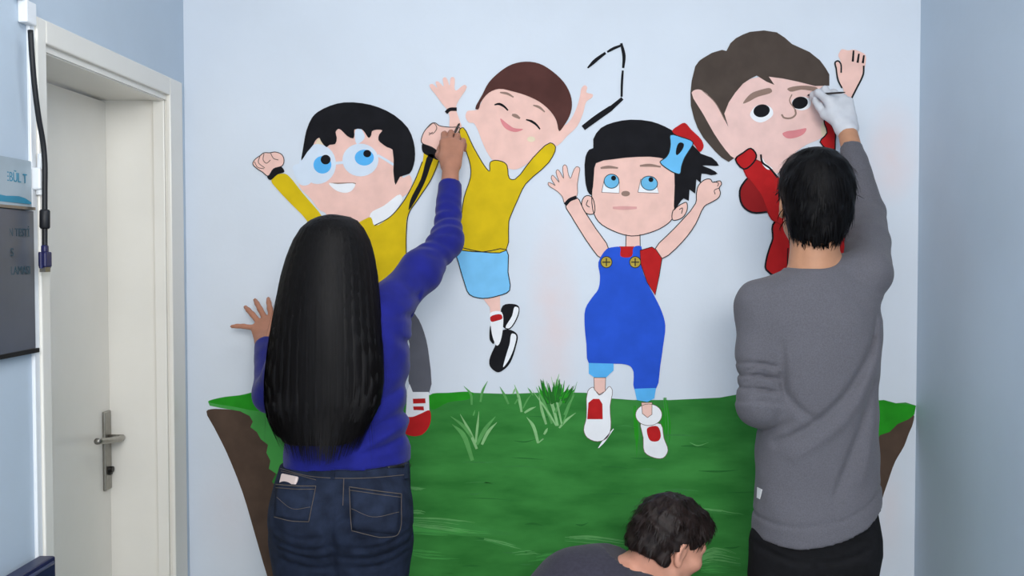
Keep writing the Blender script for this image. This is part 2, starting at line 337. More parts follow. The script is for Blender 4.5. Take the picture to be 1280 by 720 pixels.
for k in range(70):                                             # dry brush marks
    x, y = random.uniform(515, 935), random.uniform(520, 800); L = random.uniform(15, 55)
    p.stroke([(x, y), (x + L * .5, y + random.uniform(-1.5, 1.5)), (x + L, y + random.uniform(-3, 3))], random.uniform(1, 3), random.choice((GREEN, pm((60, 130, 66), .1), pm((44, 112, 50), .1))), .35, taper=(.2, .1))
p.build('painted_grass', mural, 'green painted hill with pale brush strokes')
def tuft(blades, m, w=4):
    p = Paint(4)
    for i, bl in enumerate(blades):
        ww = w
        if isinstance(bl[-1], (int, float)): ww, bl = bl[-1], bl[:-1]
        p.stroke([(540 + x / 5.536, 460 + y / 5.536) for x, y in bl], ww, m[i % len(m)], .1 + .02 * i, taper=(.75, .12))
    p.build('painted_grass_tuft', mural)
tuft([[(280, 640), (215, 460), (140, 390), 6], [(310, 560), (260, 440), (195, 320)], [(275, 480), (215, 400), (130, 335)], [(300, 530), (315, 400), (325, 300), 3], [(310, 530), (370, 420), (440, 335), 5], [(345, 530), (390, 440), (450, 375), 4], [(285, 330), (292, 310), (298, 290), 2]], [TUFT2, TUFT], 4)
tuft([[(275, 255), (268, 180), (220, 125), 3], [(335, 235), (350, 160), (385, 90), 3]], [TUFT2], 3)
tuft([[(530, 250), (500, 185), (470, 130), 3], [(620, 305), (600, 200), (570, 115), 3.5], [(572, 250), (590, 220), (600, 200), 2], [(640, 310), (680, 285), (720, 268), 3], [(630, 280), (660, 220), (690, 180), 2], [(560, 180), (570, 155), (575, 140), 2]], [TUFT2, TUFT], 3)
tuft([[(735, 520), (700, 400), (655, 340), 4], [(735, 520), (770, 490), (765, 500), 1.5], [(775, 460), (790, 435), (800, 415), 3]], [TUFT], 3)
bl = []
for k in range(24):
    x = 735 + k * 11.3 + random.uniform(-8, 8); bl.append([(850 + (x - 850) * .5, random.uniform(190, 260)), (850 + (x - 850) * .75, 180), (x + random.uniform(-6, 6), random.uniform(62, 150)), random.uniform(2, 4.5)])
tuft(bl, [BGREEN, DGREEN], 3)
tuft([[(870, 400), (830, 250), (760, 110), 4], [(830, 385), (780, 250), (720, 130), 3.5], [(790, 390), (760, 290), (740, 190), 3.5], [(850, 310), (910, 200), (950, 115), 4], [(880, 415), (930, 360), (995, 310), 3], [(915, 325), (950, 250), (990, 180), 3], [(835, 260), (850, 150), (880, 40), 3], [(905, 180), (890, 130), (870, 75), 3], [(900, 400), (870, 260), (825, 60), 2.5], [(900, 395), (945, 280), (1005, 95), 2], [(860, 400), (800, 300), (690, 150), 2.5], [(700, 190), (680, 160), (662, 135), 2]], [TUFT, TUFT2], 3)

def part(name, layer, parent, label=None):
    class C(Paint):
        def __enter__(s): return s
        def __exit__(s, *a): s.obj = s.build(name, parent, label)
    return C(layer)
# ---- boy with round glasses
with part('painted_boy', 2, mural, 'painted boy with black hair, round glasses and yellow sweater, far left of the four') as p:
    p.poly([(374, 232), (378, 205), (392, 160), (430, 145), (480, 150), (505, 190), (503, 222), (512, 219), (515, 228), (510, 241), (500, 248), (488, 258), (468, 271), (466, 300), (405, 300), (408, 268), (399, 262), (388, 248)], SKIN)
boy = p.obj
with part('face', 3, boy) as p:
    p.ell(397, 205, 23, 25, PALE); p.poly([(366, 208), (378, 205), (390, 225), (385, 231), (376, 231), (370, 222)], PALE); p.ell(450.5, 200, 22.5, 20.5, PALE)
    p.poly([(418, 178), (425, 168), (433, 178), (428, 200), (420, 200)], SKIN, True, -.2); p.poly([(444, 163), (450, 160), (456, 172), (446, 180)], PALE); p.poly([(396, 175), (399, 173), (406, 184), (395, 186)], CREAMP, True, -.3)
    p.stroke([(419, 204), (430, 203)], 3.5, PALE, .3); p.stroke([(472, 194), (481, 199), (492, 206)], 3, PALE, .3)
    p.ell(403, 206, 11.2, 11, LBLUE, .4); p.ell(407, 199.5, 6.2, 6, BLACK, .8); p.ell(455.4, 197, 12, 10, LBLUE, .4); p.ell(459, 192, 4.9, 4.6, BLACK, .8)
    p.poly([(411, 229), (422, 230), (444, 230), (440, 238), (432, 241), (420, 238)], WHITE, True, .3); p.poly([(412, 229), (422, 228.4), (445, 229), (443, 231), (422, 231)], TAUPE, True, .2)
with part('hair', 5, boy) as p:
    p.poly([(376.5, 201), (378, 190), (380, 178), (383, 163), (390, 147), (397, 140), (413, 132), (430, 128), (453, 129), (473, 134), (493, 144), (510, 160), (517, 177), (519, 193), (517, 207), (512, 217), (500, 221), (494.5, 231), (492.5, 222), (491.7, 213), (490.7, 187), (484, 184), (478, 180), (473, 175), (474, 168), (478, 163), (471, 162), (465, 164), (464, 169), (461, 172.5), (457, 167), (452, 161.5), (443, 162), (443, 168), (441.5, 173), (434, 170), (427, 163), (423, 161), (419.5, 165), (421, 172), (419, 180), (412, 181), (408, 184), (401, 176), (399, 172), (394, 176), (391.7, 181), (384, 190)], BLACK, n=2)
with part('collar', 4, boy) as p: p.poly([(463, 267), (480, 257), (500, 243), (503, 248), (497, 260), (485, 273), (470, 282), (464, 280)], WHITE)
with part('sweater', 4.6, boy, 'yellow painted sweater with black cuffs') as p:
    p.poly([(339, 226), (345, 219), (355.5, 217), (361, 220), (378, 241), (398, 264), (420, 290), (452, 276), (463.6, 271.6), (468, 282), (487, 271.6), (503.7, 252.7), (518, 226.8), (528.5, 200.8), (531, 188), (548.5, 198), (539, 224), (522.6, 248), (511, 266), (508, 276), (508, 330), (511, 400), (460, 420), (400, 400), (395, 300), (383, 275), (364, 255), (347, 237)], YEL, n=3)
    p.stroke([(468, 282), (487, 271.6), (503.7, 252.7), (518, 226.8), (528, 202)], 1.2, LINE); p.stroke([(549, 200), (539, 224), (522.6, 249), (511, 267), (508, 290), (508, 330)], 1.2, LINE)
    p.poly([(334, 221.7), (336, 216), (342, 211), (351, 208), (355.5, 214.7), (347, 218), (338, 225)], BLACK, True, .6)
    p.poly([(528, 179.6), (533, 180), (549.7, 191), (548.5, 200), (540, 197), (528.5, 190)], BLACK, True, .6); p.poly([(536, 193), (542, 194), (538, 208), (530, 230), (511, 263), (513, 250), (526, 224)], BLACK, True, .6)
for (poly, lines) in (([(316, 205), (318, 200), (325, 194.6), (330, 191), (337, 191), (344, 190), (352, 193), (355, 199.5), (353, 207), (342, 211), (335, 220), (328, 215), (321, 210.5)], [[(318, 202), (322, 209), (330, 211)], [(325, 195), (323, 203), (331, 210)], [(330, 192), (329, 200), (333, 204), (338, 200)], [(338, 191), (342, 198), (348, 200)]]),
                      ([(527, 178), (528.5, 168), (534, 159.5), (540, 154), (544, 153.6), (549, 157), (562, 159), (575, 160), (562, 180), (552, 191), (540, 184)], [[(534, 160), (542, 154), (546, 160), (541, 167), (536, 166)], [(541, 165), (536, 169)]])):
    with part('fist', 5.4, boy) as p:
        p.poly(poly, SKIN, True, 0, 1.0)
        for l in lines: p.stroke(l, 1.0, PENC, .5)
with part('trouser_leg', 2.4, boy, 'grey painted trouser leg') as p: p.poly([(500, 380), (519, 393), (530, 415), (536.5, 447), (536.5, 491), (514, 491), (512, 430)], GREY, n=3)
with part('shoe', 2.6, boy, 'red and white painted shoe') as p:
    p.poly([(509, 488), (512, 480), (516, 490), (536, 490), (537, 518), (520, 524), (507, 523)], WHITE, False)
    p.poly([(505, 522), (516, 521), (526, 517), (537, 513), (537.5, 530), (528, 543), (514, 545), (505, 540)], RED, True, .4)
    p.poly([(516, 498.5), (531.5, 498), (532, 504), (516.5, 504.5)], RED, False, .4); p.poly([(516.5, 508), (529.5, 508), (530, 513), (517, 512.5)], RED, False, .4)
# ---- laughing boy with brown hair
with part('painted_boy', 2, mural, 'painted laughing boy with closed eyes and brown hair, second from left') as p:
    p.poly([(598, 136), (612, 105), (660, 100), (705, 140), (706, 156), (713, 150), (721, 134), (725, 120), (727, 110), (731, 106.5), (734, 109), (733, 115.5), (741, 118), (740, 122), (733, 127), (729, 141), (721.7, 157.5), (709, 170), (697, 182), (682, 186), (667, 198), (654, 208), (642, 212), (620, 204), (611, 194), (603, 178), (597, 162), (592, 154), (586, 153), (582, 146), (584, 139), (591, 138)], SKIN, n=3)
boy = p.obj
with part('face', 3, boy) as p:
    p.stroke([(625, 115.5), (634, 117), (642, 121.5)], 3, TAUPE, taper=(.5, .5)); p.stroke([(666.5, 131.5), (674, 134), (681, 140)], 3, TAUPE, taper=(.5, .5))
    p.stroke([(618, 131), (624, 130), (630, 133), (635, 138)], 3, BLACK, taper=(.5, .6)); p.stroke([(657.5, 149.5), (664, 151.5), (670, 155.5), (675, 161.5)], 3, BLACK, taper=(.5, .6))
    p.stroke([(640, 143.5), (645, 145), (650, 148)], 4.5, TAUPE, taper=(.5, .5)); p.poly([(625.4, 148), (634, 154.5), (642.5, 160), (654, 161.5), (645, 165), (634, 162), (628, 156)], PINK)
    p.ell(664, 174, 5, 3.5, CREAMP)
with part('hair', 5, boy) as p:
    p.poly([(594, 136), (603, 118), (611, 103), (626, 88.7), (640, 80.4), (657, 77), (674, 79.4), (690, 88.7), (705, 103), (713, 118), (715, 132), (712, 145), (705, 157), (699, 164), (695.6, 151), (688, 139), (674, 127), (657, 119), (640, 114), (624, 111), (611, 116), (601, 128), (598, 136.5)], BROWN, n=3)
with part('raised_hand', 4, boy) as p:
    p.poly([(562.7, 160), (577, 160), (574, 149), (570, 135), (573, 126), (583.5, 109), (581, 106), (577, 108), (570.5, 113), (568.5, 112), (568.5, 99), (567, 96.5), (563.5, 97), (562, 107), (559, 99), (556.5, 96.5), (553.5, 98), (554.5, 108), (548, 102), (544.5, 102), (546.5, 110), (541, 105), (537, 106), (538, 110), (543.5, 117), (553, 130), (559.6, 138), (562, 147)], SKIN, n=3)
    p.stroke([(557.5, 141), (562, 137), (571, 136.5)], 4.5, BLACK)
with part('sweater', 4.2, boy, 'yellow painted sweater') as p:
    p.poly([(574, 163), (579, 159.5), (589, 178), (593, 186), (607.5, 210), (612, 214), (612.7, 203), (619, 200.4), (630, 203), (633.8, 207), (636.7, 223), (644, 224), (666, 197.5), (687.7, 178.5), (694.5, 184), (686, 203), (657, 230), (647, 250), (640, 266), (636, 277), (632.5, 313), (603, 315), (570, 309), (575, 283), (580, 247), (588, 222), (588, 207), (583, 190)], YEL, n=3, out=1.1)
with part('shorts', 4, boy, 'light blue painted shorts') as p: p.poly([(569, 310), (603, 315), (633, 312), (635, 340), (637, 363), (622, 370), (603, 373), (586.7, 368), (580, 352), (573, 328)], pm((126, 198, 244), .05), n=3, out=1.2)
with part('bare_leg', 3, boy) as p:
    p.poly([(603, 372), (612, 370), (612, 384)], SKIN, False); p.poly([(611, 371), (625, 369), (625.5, 392), (613, 392)], SKIN, False, .2)
with part('shoe', 3, boy) as p:
    p.poly([(628.5, 382), (644.5, 380.5), (649, 384), (648, 395), (638, 411), (631.7, 411), (626, 403)], BLACK, True, -.4); p.poly([(643.5, 383.5), (648, 385), (646.5, 395), (637, 410), (632, 409.5), (640, 395)], WHITE, True, -.2)
with part('shoe', 3.6, boy) as p:
    p.poly([(613, 407), (618, 424), (617, 430), (612.6, 425.5), (611.8, 417.5)], BLACK, True, .1)
    p.poly([(628.5, 412.7), (640, 413), (647, 419), (645, 433), (638, 453), (630, 462), (622, 465.4), (612.6, 458), (611.8, 449.5), (619, 432)], BLACK, True, .1); p.poly([(639.7, 417), (645, 419), (643, 433), (636, 450), (629, 459), (633, 443), (637, 430)], WHITE, True, .4)
with part('sock', 4.2, boy, 'white painted sock with red band') as p:
    p.poly([(613, 391), (627, 390), (628.5, 411), (624, 430), (621, 432), (616, 422), (613, 402)], WHITE, True, 0); p.poly([(613, 396), (626, 393), (628, 398), (621, 401), (614, 402)], RED, True, .3)
# ---- black unfinished outline strokes
with part('painted_outline', 2, mural, 'black zigzag brush strokes between the laughing boy and the girl') as p:
    p.stroke([(734.5, 85), (745, 75), (757, 66)], 4.5, BLACK, taper=(.4, .7)); p.stroke([(759, 65), (767, 60.5), (776, 57)], 3.5, BLACK, .5, taper=(.7, .8))
    p.stroke([(776.5, 54), (780, 70), (779, 85)], 4.2, BLACK, .6, taper=(.7, .7)); p.stroke([(778.5, 88), (777.5, 102), (777, 121)], 3, BLACK, .7, taper=(.8, .9))
    p.stroke([(778, 123), (763, 136)], 6, BLACK, .6, taper=(.7, 1)); p.stroke([(764, 135), (745, 148), (729, 160)], 7.5, BLACK, .8, taper=(.9, .9))
# ---- girl in blue dungarees
with part('painted_girl', 2, mural, 'painted girl with black hair and blue dungarees, third from left') as p:
    p.poly([(744, 200), (790, 190), (838, 195), (844.5, 218), (843.5, 262), (840, 274), (830, 283), (812, 291), (789, 295), (765, 288), (748, 277), (741, 262), (740, 235)], SKIN, n=3, out=1.1)
    p.poly([(782.6, 291), (800, 291), (800.5, 318), (782, 318)], SKIN, False, -.2); p.stroke([(782.6, 293), (782.2, 309)], 1, LINE, .2); p.stroke([(800, 293), (800.3, 309)], 1, LINE, .2)
    p.poly([(741, 248), (736, 244.5), (730.6, 246), (727, 254), (731, 265), (738, 268), (743, 266)], SKIN, True, -.3, 1.1); p.poly([(841, 264), (846, 259), (852, 255), (858, 253), (859, 262), (853, 272), (841, 275)], SKIN, True, .5, 1.1)
    p.stroke([(735, 250), (733, 256), (737, 259)], 1, LINE); p.stroke([(849, 262), (853, 260), (852, 267)], 1, LINE, 1)
girl = p.obj
with part('face', 3.2, girl) as p:
    p.stroke([(750.7, 210), (761, 208.8), (772.5, 210)], 3.6, TAUPE, taper=(.6, .5)); p.stroke([(799.8, 207.3), (812, 206.5), (826, 208.5)], 3.6, TAUPE, taper=(.6, .5))
    p.poly([(755.4, 224), (752, 240.4), (774, 241.5), (774.3, 228)], WHITE, False, 0, .7, PENC); p.poly([(801, 224), (797.4, 240.4), (823.4, 241.5), (821, 231)], WHITE, False, 0, .7, PENC)
    p.ell(764.4, 226.5, 9.3, 8.8, IRIS, .5, .9); p.ell(811.6, 229, 10.4, 8.8, IRIS, .5, .9, .2); p.ell(767, 222.6, 3.1, 3.1, BLACK, 1); p.ell(813.7, 224.5, 3.1, 3.1, BLACK, 1)
    p.ell(782, 242, 5.4, 3.4, TAUPE); p.stroke([(766, 259.7), (781, 260), (796, 259.7)], 4.6, PPINK, taper=(.6, .6))
with part('hair', 4.6, girl) as p:
    p.poly([(745, 204), (742.5, 218), (739, 244), (734, 238), (731, 218), (731.8, 196), (736.5, 187), (741.5, 185), (741.5, 174), (751, 160), (767, 153), (788.5, 149.5), (814, 151.8), (831, 158), (842, 164), (858, 172), (876, 192), (890, 197), (898.7, 207), (889, 207), (878, 207), (888, 211), (897, 217), (889, 219), (877, 217), (876, 229), (870.5, 224), (869, 242), (862, 237), (861, 251), (854.6, 248), (848, 256), (843, 263), (842.8, 246), (843, 218), (838, 203), (824, 197), (798, 196), (767, 199)], BLACK, n=2)
with part('hair_bow', 5.6, girl, 'light blue and red painted hair bow') as p:
    p.poly([(840, 164), (848, 157), (856, 153.5), (864, 162), (877, 175), (879.5, 184), (874.7, 190), (866, 179), (852, 172)], RED, n=3); p.poly([(838, 168.5), (852, 171.5), (866.4, 178), (861, 189), (856, 197), (852, 208), (850, 217.4), (843, 216), (835.7, 212), (825, 202.6), (832, 197), (836, 191), (838, 180)], SKYB, n=3, dl=.4, out=1.2)
    p.poly([(847.5, 180), (851, 178), (854.8, 180), (853, 187), (846, 194), (844.8, 191)], BLACK, True, 1)
with part('arm', 2.6, girl) as p:
    p.poly([(707, 256), (721, 247), (729.5, 262), (745, 286), (761, 312), (752, 323), (736, 305), (725.6, 289), (714, 270)], SKIN, True, 0, 1.1, n=3)
    p.poly([(706, 254), (703, 246), (696.4, 239), (685.5, 231.5), (685.5, 228), (691, 230), (694, 232), (689, 223), (690.5, 219), (694, 222), (699, 228), (695, 215), (697, 212), (700, 215), (704.5, 223), (703.5, 208.5), (706, 206), (708.5, 208), (710.5, 218), (713, 223), (717.5, 212), (721, 208.3), (724.5, 210), (723.5, 219), (721.7, 231), (721, 245)], SKIN, True, 0, .8, PENC, n=3)
    p.stroke([(706.5, 256), (712, 250), (720.5, 246.5)], 4.5, BLACK, .8)
with part('arm', 5, girl) as p:
    p.poly([(828, 323), (822, 318), (819, 311), (842.5, 286), (869.6, 254), (870.5, 242.5), (873, 232), (881, 224.6), (888, 224), (891, 228), (900, 226), (902, 230), (899, 235), (900.5, 241), (898.4, 247), (889, 253), (880.4, 258), (869.6, 280), (853.3, 302)], SKIN, True, 0, 1.1, n=3)
    p.stroke([(892, 227), (898, 229), (897, 233)], .9, LINE, .6); p.stroke([(899, 235), (893, 238), (894, 243)], .9, LINE, .6)
with part('t_shirt', 3, girl, 'red painted t-shirt under the dungarees') as p:
    p.poly([(774, 308), (793, 308), (793, 323), (774, 323)], RED, False, 0); p.poly([(800, 313), (815, 308.7), (820, 312), (827.5, 323), (824, 345), (819, 369), (809, 353), (801, 330)], RED, False, 2.4, .9)
with part('dungarees', 4, girl, 'blue painted dungarees with gold buttons and light blue cuffs') as p:
    p.poly([(758.7, 311), (766, 309), (775.4, 309), (775.5, 320), (783, 322), (790, 320), (792, 309), (801.7, 308), (802.5, 336), (811, 357), (818, 370), (827.5, 390), (831.7, 407), (829, 432), (825.4, 457), (820, 486), (806, 488), (793, 487), (792, 465), (788, 458), (781.7, 455.5), (767, 454.6), (751, 455), (736, 454), (733, 430), (730.8, 407), (731.7, 386), (740, 372), (748, 361), (750, 345), (748, 328)], BLUE, n=3)
    p.poly([(736, 453.7), (767, 454.6), (767, 463), (757, 472.5), (744, 472.5), (736, 467)], LBLUE, False, .4); p.poly([(793, 486), (820, 485), (818, 498), (809, 502.5), (796, 500)], LBLUE, False, .4)
    for x in (758, 794):
        p.ell(x, 327.7, 7, 7, GOLD, .5, 1); p.stroke([(x - 5, 327.7), (x + 5, 327.7)], 1.4, LINE, 1); p.stroke([(x, 322.7), (x, 332.7)], 1.4, LINE, 1.05)
with part('ankle', 5.6, girl) as p: p.poly([(742.4, 472), (757, 472), (756.5, 489), (749, 493), (743, 487)], SKIN, False, 0, .8, PENC)
with part('ankle', 5.6, girl) as p: p.poly([(801.7, 503), (815, 503), (815, 518), (809.4, 522), (803, 517)], SKIN, False, 0, .8, PENC)
with part('shoe', 4.8, girl, 'white painted shoe with red tongue, higher of the two') as p:
    p.poly([(734.6, 489), (741.4, 484), (749, 494), (757, 488), (761.8, 483), (765.5, 488), (762.5, 508), (763.5, 535), (759, 547), (747, 552), (734, 547), (729.7, 537.5), (733, 522)], WHITE, True, 0, .7, PENC, n=3); p.poly([(735.5, 503.5), (741.4, 498.6), (749, 498.6), (753, 505), (753.4, 524), (734, 524)], RED, False, .5)
    p.stroke([(748, 560), (756, 550), (767, 536)], 3, WHITE, 0, taper=(.3, .3))
with part('shoe', 4.8, girl, 'white painted shoe with red tongue, lower of the two') as p:
    p.poly([(801, 528), (814, 530), (826, 530), (830, 548), (835, 563), (829, 572.5), (817, 572), (805.6, 565), (804, 547)], WHITE, True, 0, .7, PENC, n=3); p.ell(811, 518.5, 16.5, 13.5, WHITE, .3, .7, 0, PENC); p.poly([(809.4, 535), (822, 533), (826, 545), (823, 551), (813.3, 551), (809, 542)], RED, True, .8)
# ---- boy in red
with part('painted_boy', 2, mural, 'painted boy with dark brown hair and red jacket, far right of the four') as p:
    p.poly([(903, 146), (912, 120), (940, 98), (985, 96), (1012, 100), (1034, 110), (1030, 125), (1027, 145), (1031, 152), (1035, 156), (1033, 166), (1024, 174), (1008, 181), (990, 195), (978, 215), (960, 215), (945, 203), (925, 197), (905, 184), (898, 172)], SKIN2, n=3)
boy = p.obj
with part('face', 3, boy) as p:
    p.poly([(928.7, 129.4), (938, 117.5), (950, 112.5), (963, 110.4), (965, 114.8), (946, 121.5), (936, 127)], TAUPE); p.poly([(984, 111), (1001.7, 107), (1022, 110), (1020, 113.5), (1002, 112), (988, 114.5)], TAUPE)
    p.poly([(937.5, 143), (946, 132), (957, 131), (965, 136), (966, 144), (952, 153), (942, 150)], WHITE); p.poly([(990, 126), (1001.7, 120.6), (1013, 125), (1012, 134), (1002, 138), (992, 134)], WHITE)
    p.ell(952, 138.5, 10.3, 8, BLACK, .4, 0, -.2); p.ell(1000, 128.5, 10, 7.6, BLACK, .4, 0, -.2)
    p.stroke([(990, 118), (987, 126), (994, 137)], 1.3, TAUPE, .5); p.stroke([(994, 137), (994.5, 143), (989, 147.5), (980, 147), (977, 143)], 2.2, TAUPE, .5)
    p.poly([(978, 167), (984, 164), (992, 163), (1000, 161.5), (1008, 160.5), (1005, 167), (993, 172.5), (983, 172.5)], PINK)
with part('ear', 3, boy) as p: p.poly([(1028, 153), (1033, 152), (1036, 160), (1031, 172), (1027, 168)], CREAMP)
with part('hair', 3.6, boy) as p:
    p.poly([(863, 116), (864.6, 101), (869, 83), (874, 76), (879, 72.5), (890, 66), (902.5, 62.3), (908, 63.7), (913, 54), (920, 47.7), (929, 43), (937.5, 39.8), (955, 38), (971, 40.4), (981, 47), (990, 55), (1001, 60), (1012, 65), (1025, 75.4), (1032, 85), (1036.7, 93), (1036.7, 107), (1019, 107.5), (996, 101.7), (978, 98), (961, 95.8), (964, 100), (968, 106), (958, 102), (946, 94.4), (937, 99), (928.7, 104.6), (919, 116), (911, 128), (905.4, 142), (914, 170), (922, 195), (918.5, 197), (911, 202.5), (902, 197), (893.7, 189), (879, 172), (872, 160), (867.5, 148), (863.5, 132)], DBROWN, False)
with part('arm', 4.6, boy) as p: p.poly([(864.6, 116), (870, 112), (877.7, 113), (893.7, 128), (908, 154), (920, 175), (932, 192), (920, 199), (900, 178), (879, 142.5)], SKIN2, n=3); p.stroke([(877.7, 113), (893.7, 128), (906, 150)], 1, TAUPE)
with part('jacket', 5, boy, 'red painted jacket') as p:
    p.poly([(966, 281), (980, 270), (1030, 270), (1054, 290), (1058, 340), (984, 350), (957.6, 337), (957.6, 326), (962, 310), (966, 298)], RED, True, 0, 2.2, BLACK, n=3); p.poly([(940, 220), (930, 228), (924.7, 239), (928, 256.7), (940, 265.5), (957.6, 265), (970, 262)], DRED, True, -.2, 2.4, BLACK, n=3)
    p.poly([(929, 211), (937, 206), (945.5, 200), (973, 222), (985, 250), (985, 285), (971.5, 278), (964.6, 274), (957, 258), (950.7, 243)], RED, True, .6, 1.6, DRED, n=3); p.poly([(919.4, 199), (929, 191), (938.5, 185.5), (945.5, 194), (942, 203), (930, 211.5)], RED, True, 1.2, 2, BLACK, n=3)
    p.stroke([(985, 310), (984, 340)], 1.5, BLACK, .8); p.stroke([(951, 193), (953, 203), (962, 210), (972, 222)], 2.4, BLACK, 1.4); p.poly([(952, 196), (957, 204), (966, 211), (960, 212), (953, 205)], WHITE, True, 1.2)
    p.poly([(1030, 151), (1034, 150), (1044, 166), (1044, 176), (1042.5, 190), (1025, 177.5), (1034, 166)], RED, True, 0, 1.6, BLACK, n=3)
with part('raised_hand', 3.4, boy) as p:
    p.poly([(1048, 70), (1049.5, 65), (1052.5, 61.5), (1060, 63), (1067, 62), (1074, 64), (1082, 69), (1081.5, 82), (1079, 93), (1076, 103), (1070, 112), (1060, 136), (1052, 168), (1040, 168), (1050, 140), (1055, 115), (1050, 103), (1045, 85), (1044, 78), (1047, 76.5), (1051, 80), (1050, 74)], SKIN, n=3)
    p.stroke([(1045, 85), (1044, 78), (1047.5, 76.2), (1051, 80), (1051.5, 91)], 2, LINE); p.stroke([(1045, 84), (1047.5, 100), (1052.5, 110)], 2, LINE, .5)
    for a, b_ in (((1067, 63), (1066, 77)), ((1073.7, 67), (1072, 78.5)), ((1080, 69), (1078.5, 79))): p.stroke([a, b_], 3.6, BLACK, .5, taper=(.6, .8))
    p.stroke([(1079.7, 82), (1079, 93), (1070, 112), (1064, 124), (1058, 138)], 2.2, LINE, .6); p.ell(1057.5, 147, 1.6, 2.6, BLACK, .6)
